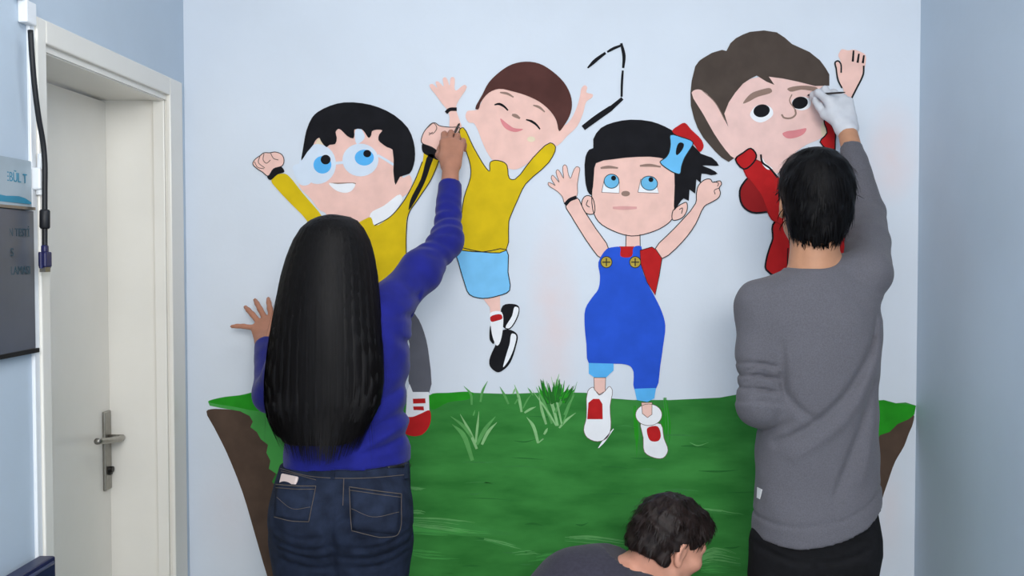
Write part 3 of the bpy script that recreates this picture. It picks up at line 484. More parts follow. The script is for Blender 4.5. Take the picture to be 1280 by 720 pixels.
# ================================================================== IMPLICIT BODIES (distance fields -> smooth meshes)
A3 = lambda *a: np.array(a, float)
def unit(v): v = np.asarray(v, float); return v / (np.linalg.norm(v) + 1e-12)
class Field:
    def __init__(s): s.p = []
    def cap(s, a, b, ra, rb=None, k=.02, sub=False, flat=None, ff=1.0):
        a, b = np.asarray(a, float), np.asarray(b, float); rb = ra if rb is None else rb
        ba = b - a; L2 = max(ba.dot(ba), 1e-9)
        def f(q):
            pa = q - a
            t = np.clip(pa @ ba / L2, 0, 1); e = pa - t[:, None] * ba
            if flat is not None: e = e + ((1 / ff - 1) * (e @ flat))[:, None] * flat
            return np.sqrt((e * e).sum(1)) - (ra + (rb - ra) * t)
        s.p.append(('s' if sub else 'u', f, k, (a + b) / 2, np.sqrt(L2) / 2 + max(ra, rb))); return s
    def chain(s, pts, rad, k=.02, k2=None, **kw):
        for i in range(len(pts) - 1): s.cap(pts[i], pts[i + 1], rad[i], rad[i + 1], k if i == 0 or k2 is None else k2, **kw)
        return s
    def ell(s, c, r, k=.02, R=None, sub=False):
        c = np.asarray(c, float); r = np.asarray(r, float); R = np.eye(3) if R is None else np.asarray(R, float)  # columns = axes
        def f(q):
            x = (q - c) @ R; k0 = np.sqrt(((x / r) ** 2).sum(1)); k1 = np.sqrt(((x / r ** 2) ** 2).sum(1)) + 1e-9
            return np.where(k0 < 1e-3, -r.min(), k0 * (k0 - 1) / k1)
        s.p.append(('s' if sub else 'u', f, k, c, r.max())); return s
    def loft(s, z, cx, cy, a, b, k=.02, pw=2.3):
        z, cx, cy, a, b = (np.asarray(t, float) for t in (z, cx, cy, a, b)); o = np.argsort(z); z, cx, cy, a, b = z[o], cx[o], cy[o], a[o], b[o]
        def f(q):
            zz = np.clip(q[:, 2], z[0], z[-1]); A = np.interp(zz, z, a); B = np.interp(zz, z, b)
            u = np.abs((q[:, 0] - np.interp(zz, z, cx)) / A); v = np.abs((q[:, 1] - np.interp(zz, z, cy)) / B)
            d = ((u ** pw + v ** pw) ** (1 / pw) - 1) * np.minimum(A, B)
            dz = np.maximum(np.maximum(z[0] - q[:, 2], q[:, 2] - z[-1]), 0)
            return np.where(dz > 0, np.sqrt(np.maximum(d, 0) ** 2 + dz ** 2), d)
        c = A3((cx.min() + cx.max()) / 2, (cy.min() + cy.max()) / 2, (z[0] + z[-1]) / 2)
        s.p.append(('u', f, k, c, math.hypot((z[-1] - z[0]) / 2, math.hypot((cx + a).max() - c[0], (cy + b).max() - c[1])) + .01)); return s
    def cut(s, f): s.p.append(('i', f, 0, None, 0)); return s       # keep where f<0
    def disp(s, f): s.p.append(('d', f, 0, None, 0)); return s
    def __call__(s, q, c=None, R=None):
        d = np.full(len(q), .25)
        for op, f, k, pc, pr in s.p:
            if c is not None and pc is not None and np.linalg.norm(pc - c) > pr + R + .06: continue
            x = f(q)
            if op == 'u':
                h = np.maximum(k - np.abs(d - x), 0) / max(k, 1e-6); d = np.minimum(d, x) - h * h * k * .25
            elif op == 's':
                x = -x; h = np.maximum(k - np.abs(d - x), 0) / max(k, 1e-6); d = np.maximum(d, x) + h * h * k * .25
            elif op == 'i': d = np.maximum(d, x)
            else: d = d + x
        return d
    def mesh(s, h):
        lo = np.min([c - r for o, f, k, c, r in s.p if o == 'u'], axis=0) - .03; hi = np.max([c + r for o, f, k, c, r in s.p if o == 'u'], axis=0) + .03
        B = 12; nb = np.ceil((hi - lo) / (h * B)).astype(int); n = nb * B
        V = np.ones(n, np.float32)
        ci = np.stack(np.meshgrid(*[np.arange(q) for q in nb], indexing='ij'), -1).reshape(-1, 3)
        cc = lo + (ci + .5) * B * h; R = B * h * .87
        dc = np.concatenate([s(cc[i:i + 20000]) for i in range(0, len(cc), 20000)])
        loc = np.stack(np.meshgrid(*[np.arange(B)] * 3, indexing='ij'), -1).reshape(-1, 3)
        for (i, c, d) in zip(ci, cc, dc):
            if d > R * 1.6 + .02: continue
            i0 = i * B
            if d < -(R * 2.2 + .03): V[i0[0]:i0[0] + B, i0[1]:i0[1] + B, i0[2]:i0[2] + B] = -1; continue
            q = lo + (loc + i0 + .5) * h
            V[i0[0]:i0[0] + B, i0[1]:i0[1] + B, i0[2]:i0[2] + B] = s(q, c, R).reshape(B, B, B)
        S = V < 0
        sh = [(a, b_, c) for a in (0, 1) for b_ in (0, 1) for c in (0, 1)]
        sl = lambda M, a, b_, c: M[a:M.shape[0] - 1 + a, b_:M.shape[1] - 1 + b_, c:M.shape[2] - 1 + c]
        cnt = sum(sl(S, *t).astype(np.int8) for t in sh)
        act = np.argwhere((cnt > 0) & (cnt < 8))
        idx = np.full(np.array(V.shape) - 1, -1, np.int32); idx[tuple(act.T)] = np.arange(len(act))
        acc = np.zeros((len(act), 3)); num = np.zeros(len(act))
        val = {t: V[act[:, 0] + t[0], act[:, 1] + t[1], act[:, 2] + t[2]].astype(float) for t in sh}
        for t in sh:
            for ax in range(3):
                if t[ax]: continue
                u = list(t); u[ax] = 1; v0, v1 = val[t], val[tuple(u)]; m = (v0 < 0) != (v1 < 0)
                tt = np.where(m, v0 / np.where(m, v0 - v1, 1), 0)
                p = np.tile(np.array(t, float), (len(act), 1)); p[:, ax] += tt
                acc[m] += p[m]; num[m] += 1
        verts = lo + (act + .5 + acc / num[:, None]) * h
        faces = []
        for ax in range(3):
            o1, o2 = [(1, 2), (2, 0), (0, 1)][ax]
            a0 = [slice(None)] * 3; a1 = [slice(None)] * 3; a0[ax] = slice(0, -1); a1[ax] = slice(1, None)
            ch = S[tuple(a0)] != S[tuple(a1)]; e = np.argwhere(ch); 
            ok = (e[:, o1] > 0) & (e[:, o2] > 0) & (e[:, o1] < V.shape[o1] - 1) & (e[:, o2] < V.shape[o2] - 1); e = e[ok]
            ins = S[tuple(e.T)]
            q = []
            for (d1, d2) in ((0, 0), (-1, 0), (-1, -1), (0, -1)):
                g = e.copy(); g[:, o1] += d1; g[:, o2] += d2; q.append(idx[tuple(g.T)])
            q = np.stack(q, 1); q[~ins] = q[~ins][:, ::-1]; faces.append(q)
        faces = np.concatenate(faces); faces = faces[(faces >= 0).all(1)]
        return verts, faces
    def bvh(s, v, f): return BVHTree.FromPolygons([tuple(x) for x in v], [tuple(x) for x in f])
def wob(amp, fx, fy, fz, ph=0):
    return lambda q: amp * np.sin(q[:, 0] * fx + ph) * np.sin(q[:, 1] * fy + 1.3 * ph) * np.sin(q[:, 2] * fz + .7 * ph)
def fold(pts_px, d, amp, w, ymax=9, soft=True):        # a crease (amp>0) or ridge (amp<0) running along a line on the camera-facing cloth
    q3 = np.array([P(x, y, d) for x, y in (spline([A3(*t) for t in pts_px], 4) if len(pts_px) > 2 else pts_px)])[:, [0, 2]]
    def f(q):
        x = q[:, [0, 2]]; best = np.full(len(q), 9.)
        n = len(q3) - 1; amt = np.zeros(len(q))
        for i in range(n):
            a, b_ = q3[i], q3[i + 1]; ba = b_ - a; t = np.clip((x - a) @ ba / (ba @ ba + 1e-9), 0, 1)
            dd = np.sqrt(((x - a - t[:, None] * ba) ** 2).sum(1)); u = (i + t) / n
            m = dd < best; best = np.where(m, dd, best); amt = np.where(m, np.sin(np.pi * np.clip(.12 + .76 * u, 0, 1)) ** .7, amt)
        return np.where(q[:, 1] < ymax, amp * amt * np.exp(-(best / w) ** 2), 0)
    return f
# ---- anatomy
def head_field(F, c, fwd, up, s=1.0):
    fwd = unit(fwd); up = unit(np.asarray(up, float) - fwd * np.dot(up, fwd)); rt = np.cross(fwd, up)
    R = np.stack([rt, fwd, up], 1); L = lambda x, y, z: np.asarray(c, float) + s * (R @ A3(x, y, z)); r_ = lambda *a: s * A3(*a)
    F.ell(L(0, -.014, .028), r_(.074, .094, .084), .02, R); F.ell(L(0, .022, -.03), r_(.062, .07, .084), .03, R)
    for m in (-1, 1):
        F.cap(L(m * .048, .005, -.062), L(m * .016, .066, -.098), s * .02, s * .016, .03); F.cap(L(m * .012, .082, .026), L(m * .045, .068, .024), s * .011, s * .009, .02)
        F.ell(L(m * .05, .055, -.018), r_(.022, .022, .018), .025, R)
        F.ell(L(m * .031, .094, .006), r_(.019, .014, .011), .012, R, sub=True); F.ell(L(m * .031, .072, .006), r_(.0125, .0125, .0125), .002, R)
        F.cap(L(m * .010, .088, -.026), L(m * .009, .092, -.026), s * .0075, s * .0075, .008)
        E = np.stack([unit(rt + m * .45 * fwd), unit(fwd - m * .45 * rt), up], 1)
        F.ell(L(m * .077, -.012, -.004), r_(.010, .019, .032), .005, E); F.ell(L(m * .085, -.008, .002), r_(.006, .011, .02), .005, E, sub=True); F.ell(L(m * .078, -.006, -.03), r_(.008, .009, .010), .006, E)
    F.cap(L(0, .088, .012), L(0, .106, -.022), s * .0075, s * .0105, .014)
    F.cap(L(-.017, .082, -.050), L(.017, .082, -.050), s * .0065, k=.006); F.cap(L(-.014, .081, -.060), L(.014, .081, -.060), s * .0075, k=.006)
    return L, R
def hand_field(F, w, f, n, sgn, s, curls, spreads, thumb, k=.004, rm=1.0):
    """w wrist, f toward the knuckles, n back of the hand; sgn*cross(f,n) is the thumb side"""
    f = unit(f); n = unit(np.asarray(n, float) - f * np.dot(n, f)); l = sgn * np.cross(f, n); w = np.asarray(w, float); tips = []
    for i in range(4):
        K = w + s * (f * (.086, .090, .084, .074)[i] + l * (.027, .008, -.011, -.029)[i])
        F.cap(w + s * l * (.014, .005, -.005, -.014)[i], K, s * rm * .0165, s * rm * .0115, .014, flat=n, ff=.85)
        d0 = unit(f * math.cos(spreads[i]) + l * math.sin(spreads[i])); p = K; a = 0
        for j, (ln, r0, r1) in enumerate(zip([(.042, .025, .019), (.047, .029, .020), (.043, .027, .020), (.034, .020, .018)][i], (.0095, .0085, .0075), (.0085, .0077, .0062))):
            a += curls[i][j]; q = p + s * ln * (d0 * math.cos(a) - n * math.sin(a)); F.cap(p, q, s * rm * r0 * (.9 if i == 3 else 1), s * rm * r1 * (.9 if i == 3 else 1), k); p = q
        tips.append(p)
    p = w + s * (f * .022 + l * .020)
    for j, (ln, r0, r1) in enumerate(((.044, .0145, .0115), (.032, .0105, .0092), (.024, .009, .007))):
        t = thumb[j]; q = p + s * ln * unit(f * t[0] + l * t[1] - n * t[2]); F.cap(p, q, s * rm * r0, s * rm * r1, .012 if j == 0 else .004); p = q
    tips.append(p); return tips
def foot_field(F, ank, fwd, s=1, r=.034):
    ank = np.asarray(ank, float); fwd = unit(fwd); z = lambda p, h: A3(p[0], p[1], h)
    F.cap(ank, z(ank - fwd * .03, .034), r, .03, .02); F.cap(z(ank - fwd * .02, .034), z(ank + fwd * .12 * s, .03), .032, .03, .02); F.cap(z(ank + fwd * .1, .026), z(ank + fwd * .17 * s, .022), .03, .02, .02)
def shoe(name, ank, fwd, m, ms, parent, org):
    F = Field(); ank = np.asarray(ank, float); fwd = unit(fwd); sd = unit(np.cross(fwd, A3(0, 0, 1))); z = lambda p, h: A3(p[0], p[1], h)
    F.cap(z(ank - fwd * .03, .055), z(ank + fwd * .13, .05), .046, .044, .02); F.cap(z(ank + fwd * .12, .045), z(ank + fwd * .185, .036), .042, .034, .03); F.cap(z(ank, .06), z(ank, .105), .046, .044, .02)
    F.cut(lambda q: .012 - q[:, 2]); F.cut(lambda q: q[:, 2] - .115)
    v, f = F.mesh(.006); o = mesh_obj(name, v, f, m, parent, org, True)
    G = Field(); G.cap(z(ank - fwd * .032, .02), z(ank + fwd * .185, .02), .05, .045, .02); G.cut(lambda q: -q[:, 2]); G.cut(lambda q: q[:, 2] - .026)
    v, f = G.mesh(.006); mesh_obj('sole', v, f, ms, o, org, True)
def skin_mat(name, rgb): return mat(name, rgb, .5, .07, 30, .08, 180, spec=.35)
M_EYE = mat('eye_white', (230, 228, 222), .2, .01, 20); M_IRS = mat('dark_brown_iris', (52, 34, 24), .15, .1, 50)
def lips_eyes(v, f, L, s, R):
    """material index per face: 0 skin, 1 eye white, 2 iris, 3 lips, 4 brows"""
    c = v[f].mean(1); mi = np.zeros(len(f), int); X = (c - L(0, 0, 0)) @ R / s
    for m in (-1, 1):
        e = np.linalg.norm(X - A3(m * .031, .072, .006), axis=1); mi[(e < .0138) & (np.abs(X[:, 2] - .006) < .0062)] = 1; mi[np.linalg.norm(X - A3(m * .031, .084, .006), axis=1) < .0055] = 2
        mi[(np.abs(X[:, 0] - m * .03) < .019) & (np.abs(X[:, 2] - .026 + (np.abs(X[:, 0]) - .03) ** 2 * 8) < .0035) & (X[:, 1] > .05)] = 4
    mi[(np.abs(X[:, 0]) < .024) & (np.abs(X[:, 2] + .055) < .010 - .3 * np.abs(X[:, 0])) & (X[:, 1] > .08)] = 3
    return mi
# ---- hair strands: thin ribbons
def ribbons(paths, widths, normals=None):
    v, f = [], []
    for pts, w in zip(paths, widths):
        k = len(v); N = len(pts)
        for i, p in enumerate(pts):
            t = pts[min(i + 1, N - 1)] - pts[max(i - 1, 0)]; nn = np.cross(t, w[1]); nn = nn / (np.linalg.norm(nn) + 1e-9)
            ww = w[0] * min(1, 1.15 - (i / (N - 1)) ** 3); v.append(p + nn * ww); v.append(p - nn * ww)
        f += [(k + 2 * i, k + 2 * i + 1, k + 2 * i + 3, k + 2 * i + 2) for i in range(N - 1)]
    return v, f
def short_hair(base_v, base_f, c, whorl, n, length, lift, width, rng, down, keep=lambda p: True):
    """base mesh plus short locks combed away from the whorl"""
    cen = base_v[base_f].mean(1); e1 = base_v[base_f[:, 1]] - base_v[base_f[:, 0]]; e2 = base_v[base_f[:, 2]] - base_v[base_f[:, 0]]
    nr = np.cross(e1, e2); nr /= np.linalg.norm(nr, axis=1)[:, None] + 1e-12
    paths, wid = [], []
    for i in rng.choice(len(cen), n):
        p = cen[i]; nn = nr[i]
        if not keep(p): continue
        fl = p - whorl; fl = fl - nn * fl.dot(nn); fl = unit(fl + .35 * down + rng.normal(0, .006, 3) * 10 * .5); fl = unit(fl - nn * fl.dot(nn))
        L = length * rng.uniform(.55, 1.15); q = p - nn * .003; pts = [q]
        for j in range(5):
            q = q + fl * L / 5 + nn * lift * (L / 5) * (1 - j * .45); fl = unit(fl + .12 * down + rng.normal(0, .06, 3)); pts.append(q)
        paths.append(pts); wid.append((width * rng.uniform(.6, 1.3), nn))
    return ribbons(paths, wid)
def join_vf(*parts):
    V, F = [], []
    for v, f in parts:
        k = len(V); V += [tuple(x) for x in v]; F += [tuple(int(i) + k for i in q) for q in f]
    return V, F
def surf(bvh, px, py):                    # where the sight line of a pixel meets a mesh
    r = unit(ray(px, py)); h = bvh.ray_cast(Vector((0, 0, CAM_H)), Vector(r))
    if h[0] is None: h = bvh.find_nearest(Vector(P(px, py, 2.46)))
    return np.array(h[0]), np.array(h[1])
def seam(mb, bvh, pts, rad, off=.0006, n=6, mi=0, seg=6):
    q = spline([A3(*t) for t in pts], n) if len(pts) > 2 else [A3(*pts[0]) * (1 - t) + A3(*pts[1]) * t for t in np.linspace(0, 1, 12)]
    out = []
    for x, y in q:
        p, nn = surf(bvh, x, y)
        if p is not None: out.append(p + nn * off)
    if len(out) > 1: mb.tube(out, rad, seg, mi)
def patch(mb, bvh, quad, nx, ny, off, mi=0):   # a sewn-on patch following the cloth: quad = four corners (px), thickness off
    Q = [A3(*t) for t in quad]; top, idx = [], {}
    for j in range(ny + 1):
        for i in range(nx + 1):
            u, v = i / nx, j / ny; x, y = (1 - v) * ((1 - u) * Q[0] + u * Q[1]) + v * ((1 - u) * Q[3] + u * Q[2]); p, nn = surf(bvh, x, y)
            if p is None: return
            top.append((p + nn * off, p - nn * .003))
    W_ = nx + 1; V = [a for a, _ in top] + [b_ for _, b_ in top]; N = len(top); f = []
    for j in range(ny):
        for i in range(nx): f.append((j * W_ + i, j * W_ + i + 1, (j + 1) * W_ + i + 1, (j + 1) * W_ + i))
    loop = [i for i in range(W_)] + [j * W_ + nx for j in range(1, ny + 1)] + [ny * W_ + i for i in range(nx - 1, -1, -1)] + [j * W_ for j in range(ny - 1, 0, -1)]
    for a, b_ in zip(loop, loop[1:] + loop[:1]): f.append((a, a + N, b_ + N, b_))
    mb.add(V, f, mi)

Xp = lambda px, py, d: P(px, py, d)[0]
Zp = lambda py, d, px=690: P(px, py, d)[2]
def sil(rows, d):                         # rows of (y, left, right, depth centre, half depth) -> loft arrays
    z = [Zp(r[0], d) for r in rows]; l = np.array([Xp(r[1], r[0], d) for r in rows]); rr = np.array([Xp(r[2], r[0], d) for r in rows])
    return z, (l + rr) / 2, [r[3] for r in rows], (rr - l) / 2, [r[4] for r in rows]
M_SK1 = skin_mat('skin_warm_brown', (176, 122, 98)); M_SK2 = skin_mat('skin_tan', (186, 136, 106)); M_SK3 = skin_mat('skin_light_tan', (218, 158, 134))
M_LIP = mat('lips', (150, 84, 80), .4, .05, 40); M_BRW = mat('dark_brow', (30, 24, 22), .7, .1, 60)
M_HAIRW = mat('long_black_hair', (13, 11, 12), .55, .5, 4, spec=.16, stretch=(60, 60, 1)); M_HAIRM = mat('short_black_hair', (9, 8, 10), .55, .3, 90, spec=.12); M_HAIRC = mat('short_dark_brown_hair', (34, 25, 23), .5, .4, 60, spec=.22)

# ================================================================== WOMAN IN BLUE
WO = (-.515, 2.55, 0); DW = 2.55
hd_c = P(411, 333, 2.565); hd_f, hd_u = A3(.10, .95, .22), A3(0, -.2, 1)
shR, elR, wrR = A3(-.415, 2.575, 1.405), P(559, 301, 2.79), P(563.5, 206, 2.955)
shL, elL, wrL = A3(-.632, 2.57, 1.36), P(338, 494, 2.715), P(332, 427, 2.945)
def legs(F, hips, knees, ankles, r, k=.03):
    for h, kn, a in zip(hips, knees, ankles): F.chain([h, kn], r[:2], k); F.chain([kn, kn * .6 + a * .4 + A3(0, -.012, 0), a], [r[1] * .93, r[2], r[3]], k)
F = Field()
L, R_ = head_field(F, hd_c, hd_f, hd_u, .96)
F.cap(hd_c + A3(0, -.01, -.05), A3(-.535, 2.56, 1.36), .048, .055, .03)
rowsW = [(392, 362, 492, 2.565, .085), (420, 356, 503, 2.56, .098), (450, 356, 503, 2.56, .10), (490, 358, 502, 2.56, .09), (530, 361, 501, 2.555, .085), (570, 358, 505, 2.55, .09), (600, 350, 508, 2.55, .1), (650, 347, 508, 2.555, .084), (690, 350, 504, 2.56, .075)]
F.loft(*sil(rowsW, DW), k=.03)
F.chain([A3(-.535, 2.565, 1.39), shR, elR, wrR], [.05, .04, .03, .023], .03); F.chain([A3(-.535, 2.565, 1.37), shL, elL, wrL], [.05, .04, .031, .024], .03)
hW = [A3(Xp(388, 690, DW), 2.55, .84), A3(Xp(467, 690, DW), 2.55, .84)]; kW = [A3(-.59, 2.565, .48), A3(-.45, 2.565, .48)]; aW = [A3(-.60, 2.54, .09), A3(-.44, 2.54, .09)]
legs(F, hW, kW, aW, (.07, .046, .045, .032))
for a in aW: foot_field(F, a, (0, 1, 0))
fR = P(565.5, 167, 3.012) - wrR
tR = hand_field(F, wrR, fR, A3(-.1, -1, .4), -1, .95, [(.30, .5, .4), (.35, .75, .5), (.45, .9, .6), (.6, 1.0, .6)], (.06, .0, -.04, -.08), [(.7, .5, .45), (.95, .0, .3), (.95, -.1, .2)])
fL = P(328, 388, 3.045) - wrL
tL = hand_field(F, wrL, fL, A3(0, -1, .3), 1, .97, [(-.25, .2, .1), (-.25, .2, .1), (-.25, .2, .1), (-.2, .15, .1)], (-.03, -.25, -.42, -1.15), [(.6, .8, .15), (.8, .65, .1), (.85, .6, .05)])
v, f = F.mesh(.0042)
woman = mesh_obj('person', v, f, [M_SK1, M_EYE, M_IRS, M_LIP, M_BRW], None, WO, True, lips_eyes(v, f, L, .96, R_))
print('MAXY woman', v[:, 1].max(), tR, tL)
tag(woman, 'woman with long black hair in blue sweater and jeans, painting with raised right arm', 'person')
# sweater
M_SWW = mat('royal_blue_knit', (23, 28, 118), .8, .12, 26, .25, 500, sheen=.12, spec=.2)
rows = [(384, 366, 492, 2.565, .085), (400, 354, 508, 2.56, .1), (420, 350, 514, 2.56, .108), (450, 350, 510.5, 2.56, .112), (480, 351, 509, 2.56, .106), (520, 355, 508.5, 2.555, .1), (555, 357, 509.5, 2.55, .102), (578, 356, 511.5, 2.55, .11), (596, 353, 513, 2.55, .118)]
F = Field(); F.loft(*sil(rows, DW), k=.03)
F.cap(A3(-.535, 2.565, 1.385), A3(-.535, 2.565, 1.42), .07, .056, .03)
F.chain([A3(-.535, 2.565, 1.40), shR + A3(0, 0, .004), shR * .45 + elR * .55, elR, wrR + (elR - wrR) * .10], [.06, .058, .049, .0385, .0315], .035)
F.chain([A3(-.535, 2.565, 1.37), shL, elL, wrL + (elL - wrL) * .08], [.06, .047, .043, .032], .025)
uR = unit(wrR - elR); cR = wrR - uR * .072; F.cut(lambda q: np.where(np.linalg.norm(q - cR, axis=1) < .2, (q - cR) @ uR, -1))
uL = unit(wrL - elL); cL = wrL - uL * .02; F.cut(lambda q: np.where(np.linalg.norm(q - cL, axis=1) < .12, (q - cL) @ uL, -1))
hz = [Zp(y, DW) for y in (588, 580, 577, 576)]; hx = [Xp(x, 580, DW) for x in (355, 400, 440, 512)]
F.cut(lambda q: np.interp(q[:, 0], hx, hz) - q[:, 2])
for l, a, w_ in (([(508, 516), (470, 535), (432, 556)], .007, .010), ([(510, 532), (475, 550), (440, 566)], -.006, .010), ([(505, 550), (480, 560), (450, 572)], .006, .009), ([(512, 470), (495, 490), (470, 505)], .006, .012), ([(511, 440), (498, 430), (488, 415)], .007, .011), ([(365, 560), (390, 566), (420, 572)], .005, .008),
                 ([(520, 392), (508, 400), (494, 396)], .008, .010), ([(530, 375), (515, 372), (500, 378)], .006, .010), ([(362, 580), (400, 574), (450, 571), (505, 569)], -.003, .006)):
    F.disp(fold(l, 2.45, a, w_, 2.62))
for k_, t in enumerate((.08, .17, .27, .72, .82, .92)):
    c_ = elR + (wrR - elR) * t if t < .5 else shR + (elR - shR) * t
    F.disp((lambda c_, k_: lambda q: .0035 * np.sin(((q - c_) @ unit(uR + A3(.25 * (-1) ** k_, 0, 0))) * 190) * np.exp(-((q - c_) ** 2).sum(1) / .05 ** 2))(c_, k_))
F.disp(wob(.0025, 38, 30, 31)); F.disp(wob(.0015, 70, 60, 66, 1))
v, f = F.mesh(.0055); sw = mesh_obj('sweater', v, f, M_SWW, woman, WO, True); tag(sw, 'royal blue long-sleeved sweater')
# jeans
M_JEAN = mat('dark_denim', (32, 40, 58), .85, .3, 30, .3, 700, spec=.15); M_JST = mat('denim_seam_thread', (92, 84, 78), .8, .1, 60); M_JSD = mat('denim_fold_shadow_thread', (26, 30, 42), .9, .1, 60)
rows = [(574, 354, 510, 2.55, .104), (585, 350, 512, 2.55, .108), (600, 346, 512.5, 2.548, .114), (620, 343.5, 513, 2.545, .122), (645, 341, 514, 2.54, .128), (668, 341.5, 512.5, 2.54, .122), (690, 344, 509.5, 2.545, .108), (720, 350, 503, 2.55, .09)]
F = Field(); F.loft(*sil(rows, DW), k=.03, pw=2.4)
for x in (385, 470): F.ell(P(x, 645, 2.475), (.078, .075, .088), .05)
legs(F, hW, [q for q in kW], [q + A3(0, 0, 0) for q in aW], (.090, .062, .06, .047), .03)
F.cut(lambda q: q[:, 2] - (Zp(577, DW) + (q[:, 0] - Xp(430, 577, DW)) * .02)); F.cut(lambda q: .06 - q[:, 2])
cxx = Xp(428, 660, DW)
F.disp(lambda q: np.where(q[:, 1] < 2.52, .010 * np.exp(-((q[:, 0] - cxx) / .010) ** 2) * np.clip((Zp(610, DW) - q[:, 2]) / .08, 0, 1), 0))
for l, a, w_ in (([(345, 672), (385, 684), (424, 680)], .006, .006), ([(348, 686), (390, 697), (425, 694)], .007, .006), ([(350, 702), (390, 711), (424, 708)], .006, .006), ([(510, 668), (470, 682), (432, 682)], .006, .006), ([(508, 684), (470, 696), (432, 697)], .007, .006), ([(504, 700), (470, 710), (434, 711)], .006, .006), ([(418, 662), (428, 650), (440, 640)], .006, .007), ([(350, 660), (375, 668), (405, 668)], .004, .006), ([(505, 656), (480, 668), (450, 670)], .004, .006)):
    F.disp(fold(l, 2.44, a, w_, 2.56))
F.disp(wob(.0015, 60, 50, 55))
v, f = F.mesh(.0055); jn = mesh_obj('jeans', v, f, M_JEAN, woman, WO, True); tag(jn, 'dark blue denim jeans'); bj = F.bvh(v, f)
b = MB(); patch(b, bj, [(346, 605), (395, 607), (386, 652), (343, 646)], 12, 12, .0022)
pk = b.build('back_pocket', M_JEAN, woman, WO, True)
b = MB(); seam(b, bj, [(346, 606), (370, 608), (395, 608)], .0011, .003); seam(b, bj, [(346, 610), (370, 612), (393, 612)], .0008, .003); seam(b, bj, [(395, 608), (386, 652)], .0008, .0028); seam(b, bj, [(386, 652), (364, 651), (344, 646)], .0008, .0028); seam(b, bj, [(347, 622), (366, 636), (388, 634)], .0006, .0028); b.build('stitching', M_JST, pk, WO)
b = MB(); patch(b, bj, [(437, 609), (501, 617), (497, 668), (440, 662)], 12, 12, .0022)
pk = b.build('back_pocket', M_JEAN, woman, WO, True)
b = MB(); seam(b, bj, [(437, 609), (470, 614), (501, 618)], .0011, .003); seam(b, bj, [(437, 613), (470, 618), (500, 622)], .0008, .003); seam(b, bj, [(437, 610), (440, 662)], .0008, .0028); seam(b, bj, [(501, 618), (497, 667), (480, 671), (440, 663)], .0008, .0028); seam(b, bj, [(440, 636), (466, 646), (498, 640)], .0006, .0028); b.build('stitching', M_JST, pk, WO)
b = MB(); seam(b, bj, [(351, 586), (385, 595), (430, 598), (470, 597), (511, 593)], .0009, .001); seam(b, bj, [(430, 598), (429.5, 615), (429, 632)], .0009, .002); seam(b, bj, [(352, 589), (365, 592), (395, 600)], .0008, .001); b.build('yoke_seam', M_JST, woman, WO)
for x in (416, 507):
    b = MB(); patch(b, bj, [(x - 2.5, 577), (x + 2.5, 577), (x + 2.5, 599), (x - 2.5, 599)], 2, 6, .004); b.build('belt_loop', M_JEAN, woman, WO)
b = MB(); patch(b, bj, [(484, 577.5), (512, 576.5), (512, 584), (484, 585)], 10, 2, .003); b.build('belt', mat('black_leather', (16, 16, 18), .4, .1, 40), woman, WO, True)
M_SNK = mat('white_sneaker', (214, 214, 212), .6, .04, 30); M_SOLE = mat('rubber_sole', (190, 190, 188), .7, .05, 30)
for a in aW: shoe('shoe', a, (0, 1, 0), M_SNK, M_SOLE, woman, WO)
# long hair
hr = [(267.5, 408, 416, 2.55, .03), (270, 394, 432, 2.545, .06), (275, 384, 442, 2.54, .078), (284, 374, 450, 2.535, .092), (300, 364.5, 459, 2.53, .1), (320, 357, 465, 2.525, .105), (345, 351, 470, 2.515, .106), (375, 347, 474, 2.50, .10), (400, 344, 477, 2.485, .09), (440, 340, 481, 2.465, .072), (470, 338, 483, 2.455, .06), (500, 339, 480, 2.445, .05), (520, 344, 470, 2.44, .04), (538, 354, 456, 2.438, .03), (550, 368, 438, 2.437, .02)]
hz_, hcx, hcy, ha, hb = sil(hr, 2.5)
F = Field(); F.loft(hz_, hcx, hcy, ha, hb, k=.01, pw=2.1)
def hairwave(q):
    zz = np.clip(q[:, 2], min(hz_), max(hz_)); o = np.argsort(hz_); zs = np.array(hz_)[o]
    th = np.arctan2((q[:, 1] - np.interp(zz, zs, np.array(hcy)[o])) / np.interp(zz, zs, np.array(hb)[o]), (q[:, 0] - np.interp(zz, zs, np.array(hcx)[o])) / np.interp(zz, zs, np.array(ha)[o]))
    return .0009 * np.sin(th * 37 + 1.2 * np.sin(q[:, 2] * 6)) + .0007 * np.sin(th * 83 + 1.5 * np.sin(q[:, 2] * 5 + 1))
F.disp(hairwave)
fc = unit(A3(hd_f[0], hd_f[1], 0))
F.p.append(('s', (lambda q: np.maximum(np.maximum(np.abs(q[:, 0] - hd_c[0]) - .058, 2.60 - q[:, 1]), q[:, 2] - hd_c[2] - .06)), .02, None, 0))   # face opening
v, f = F.mesh(.0048)
o_ = np.argsort(hz_); zs = np.array(hz_)[o_]; I = lambda z, a: np.interp(z, zs, np.array(a)[o_])
paths, wid = [], []
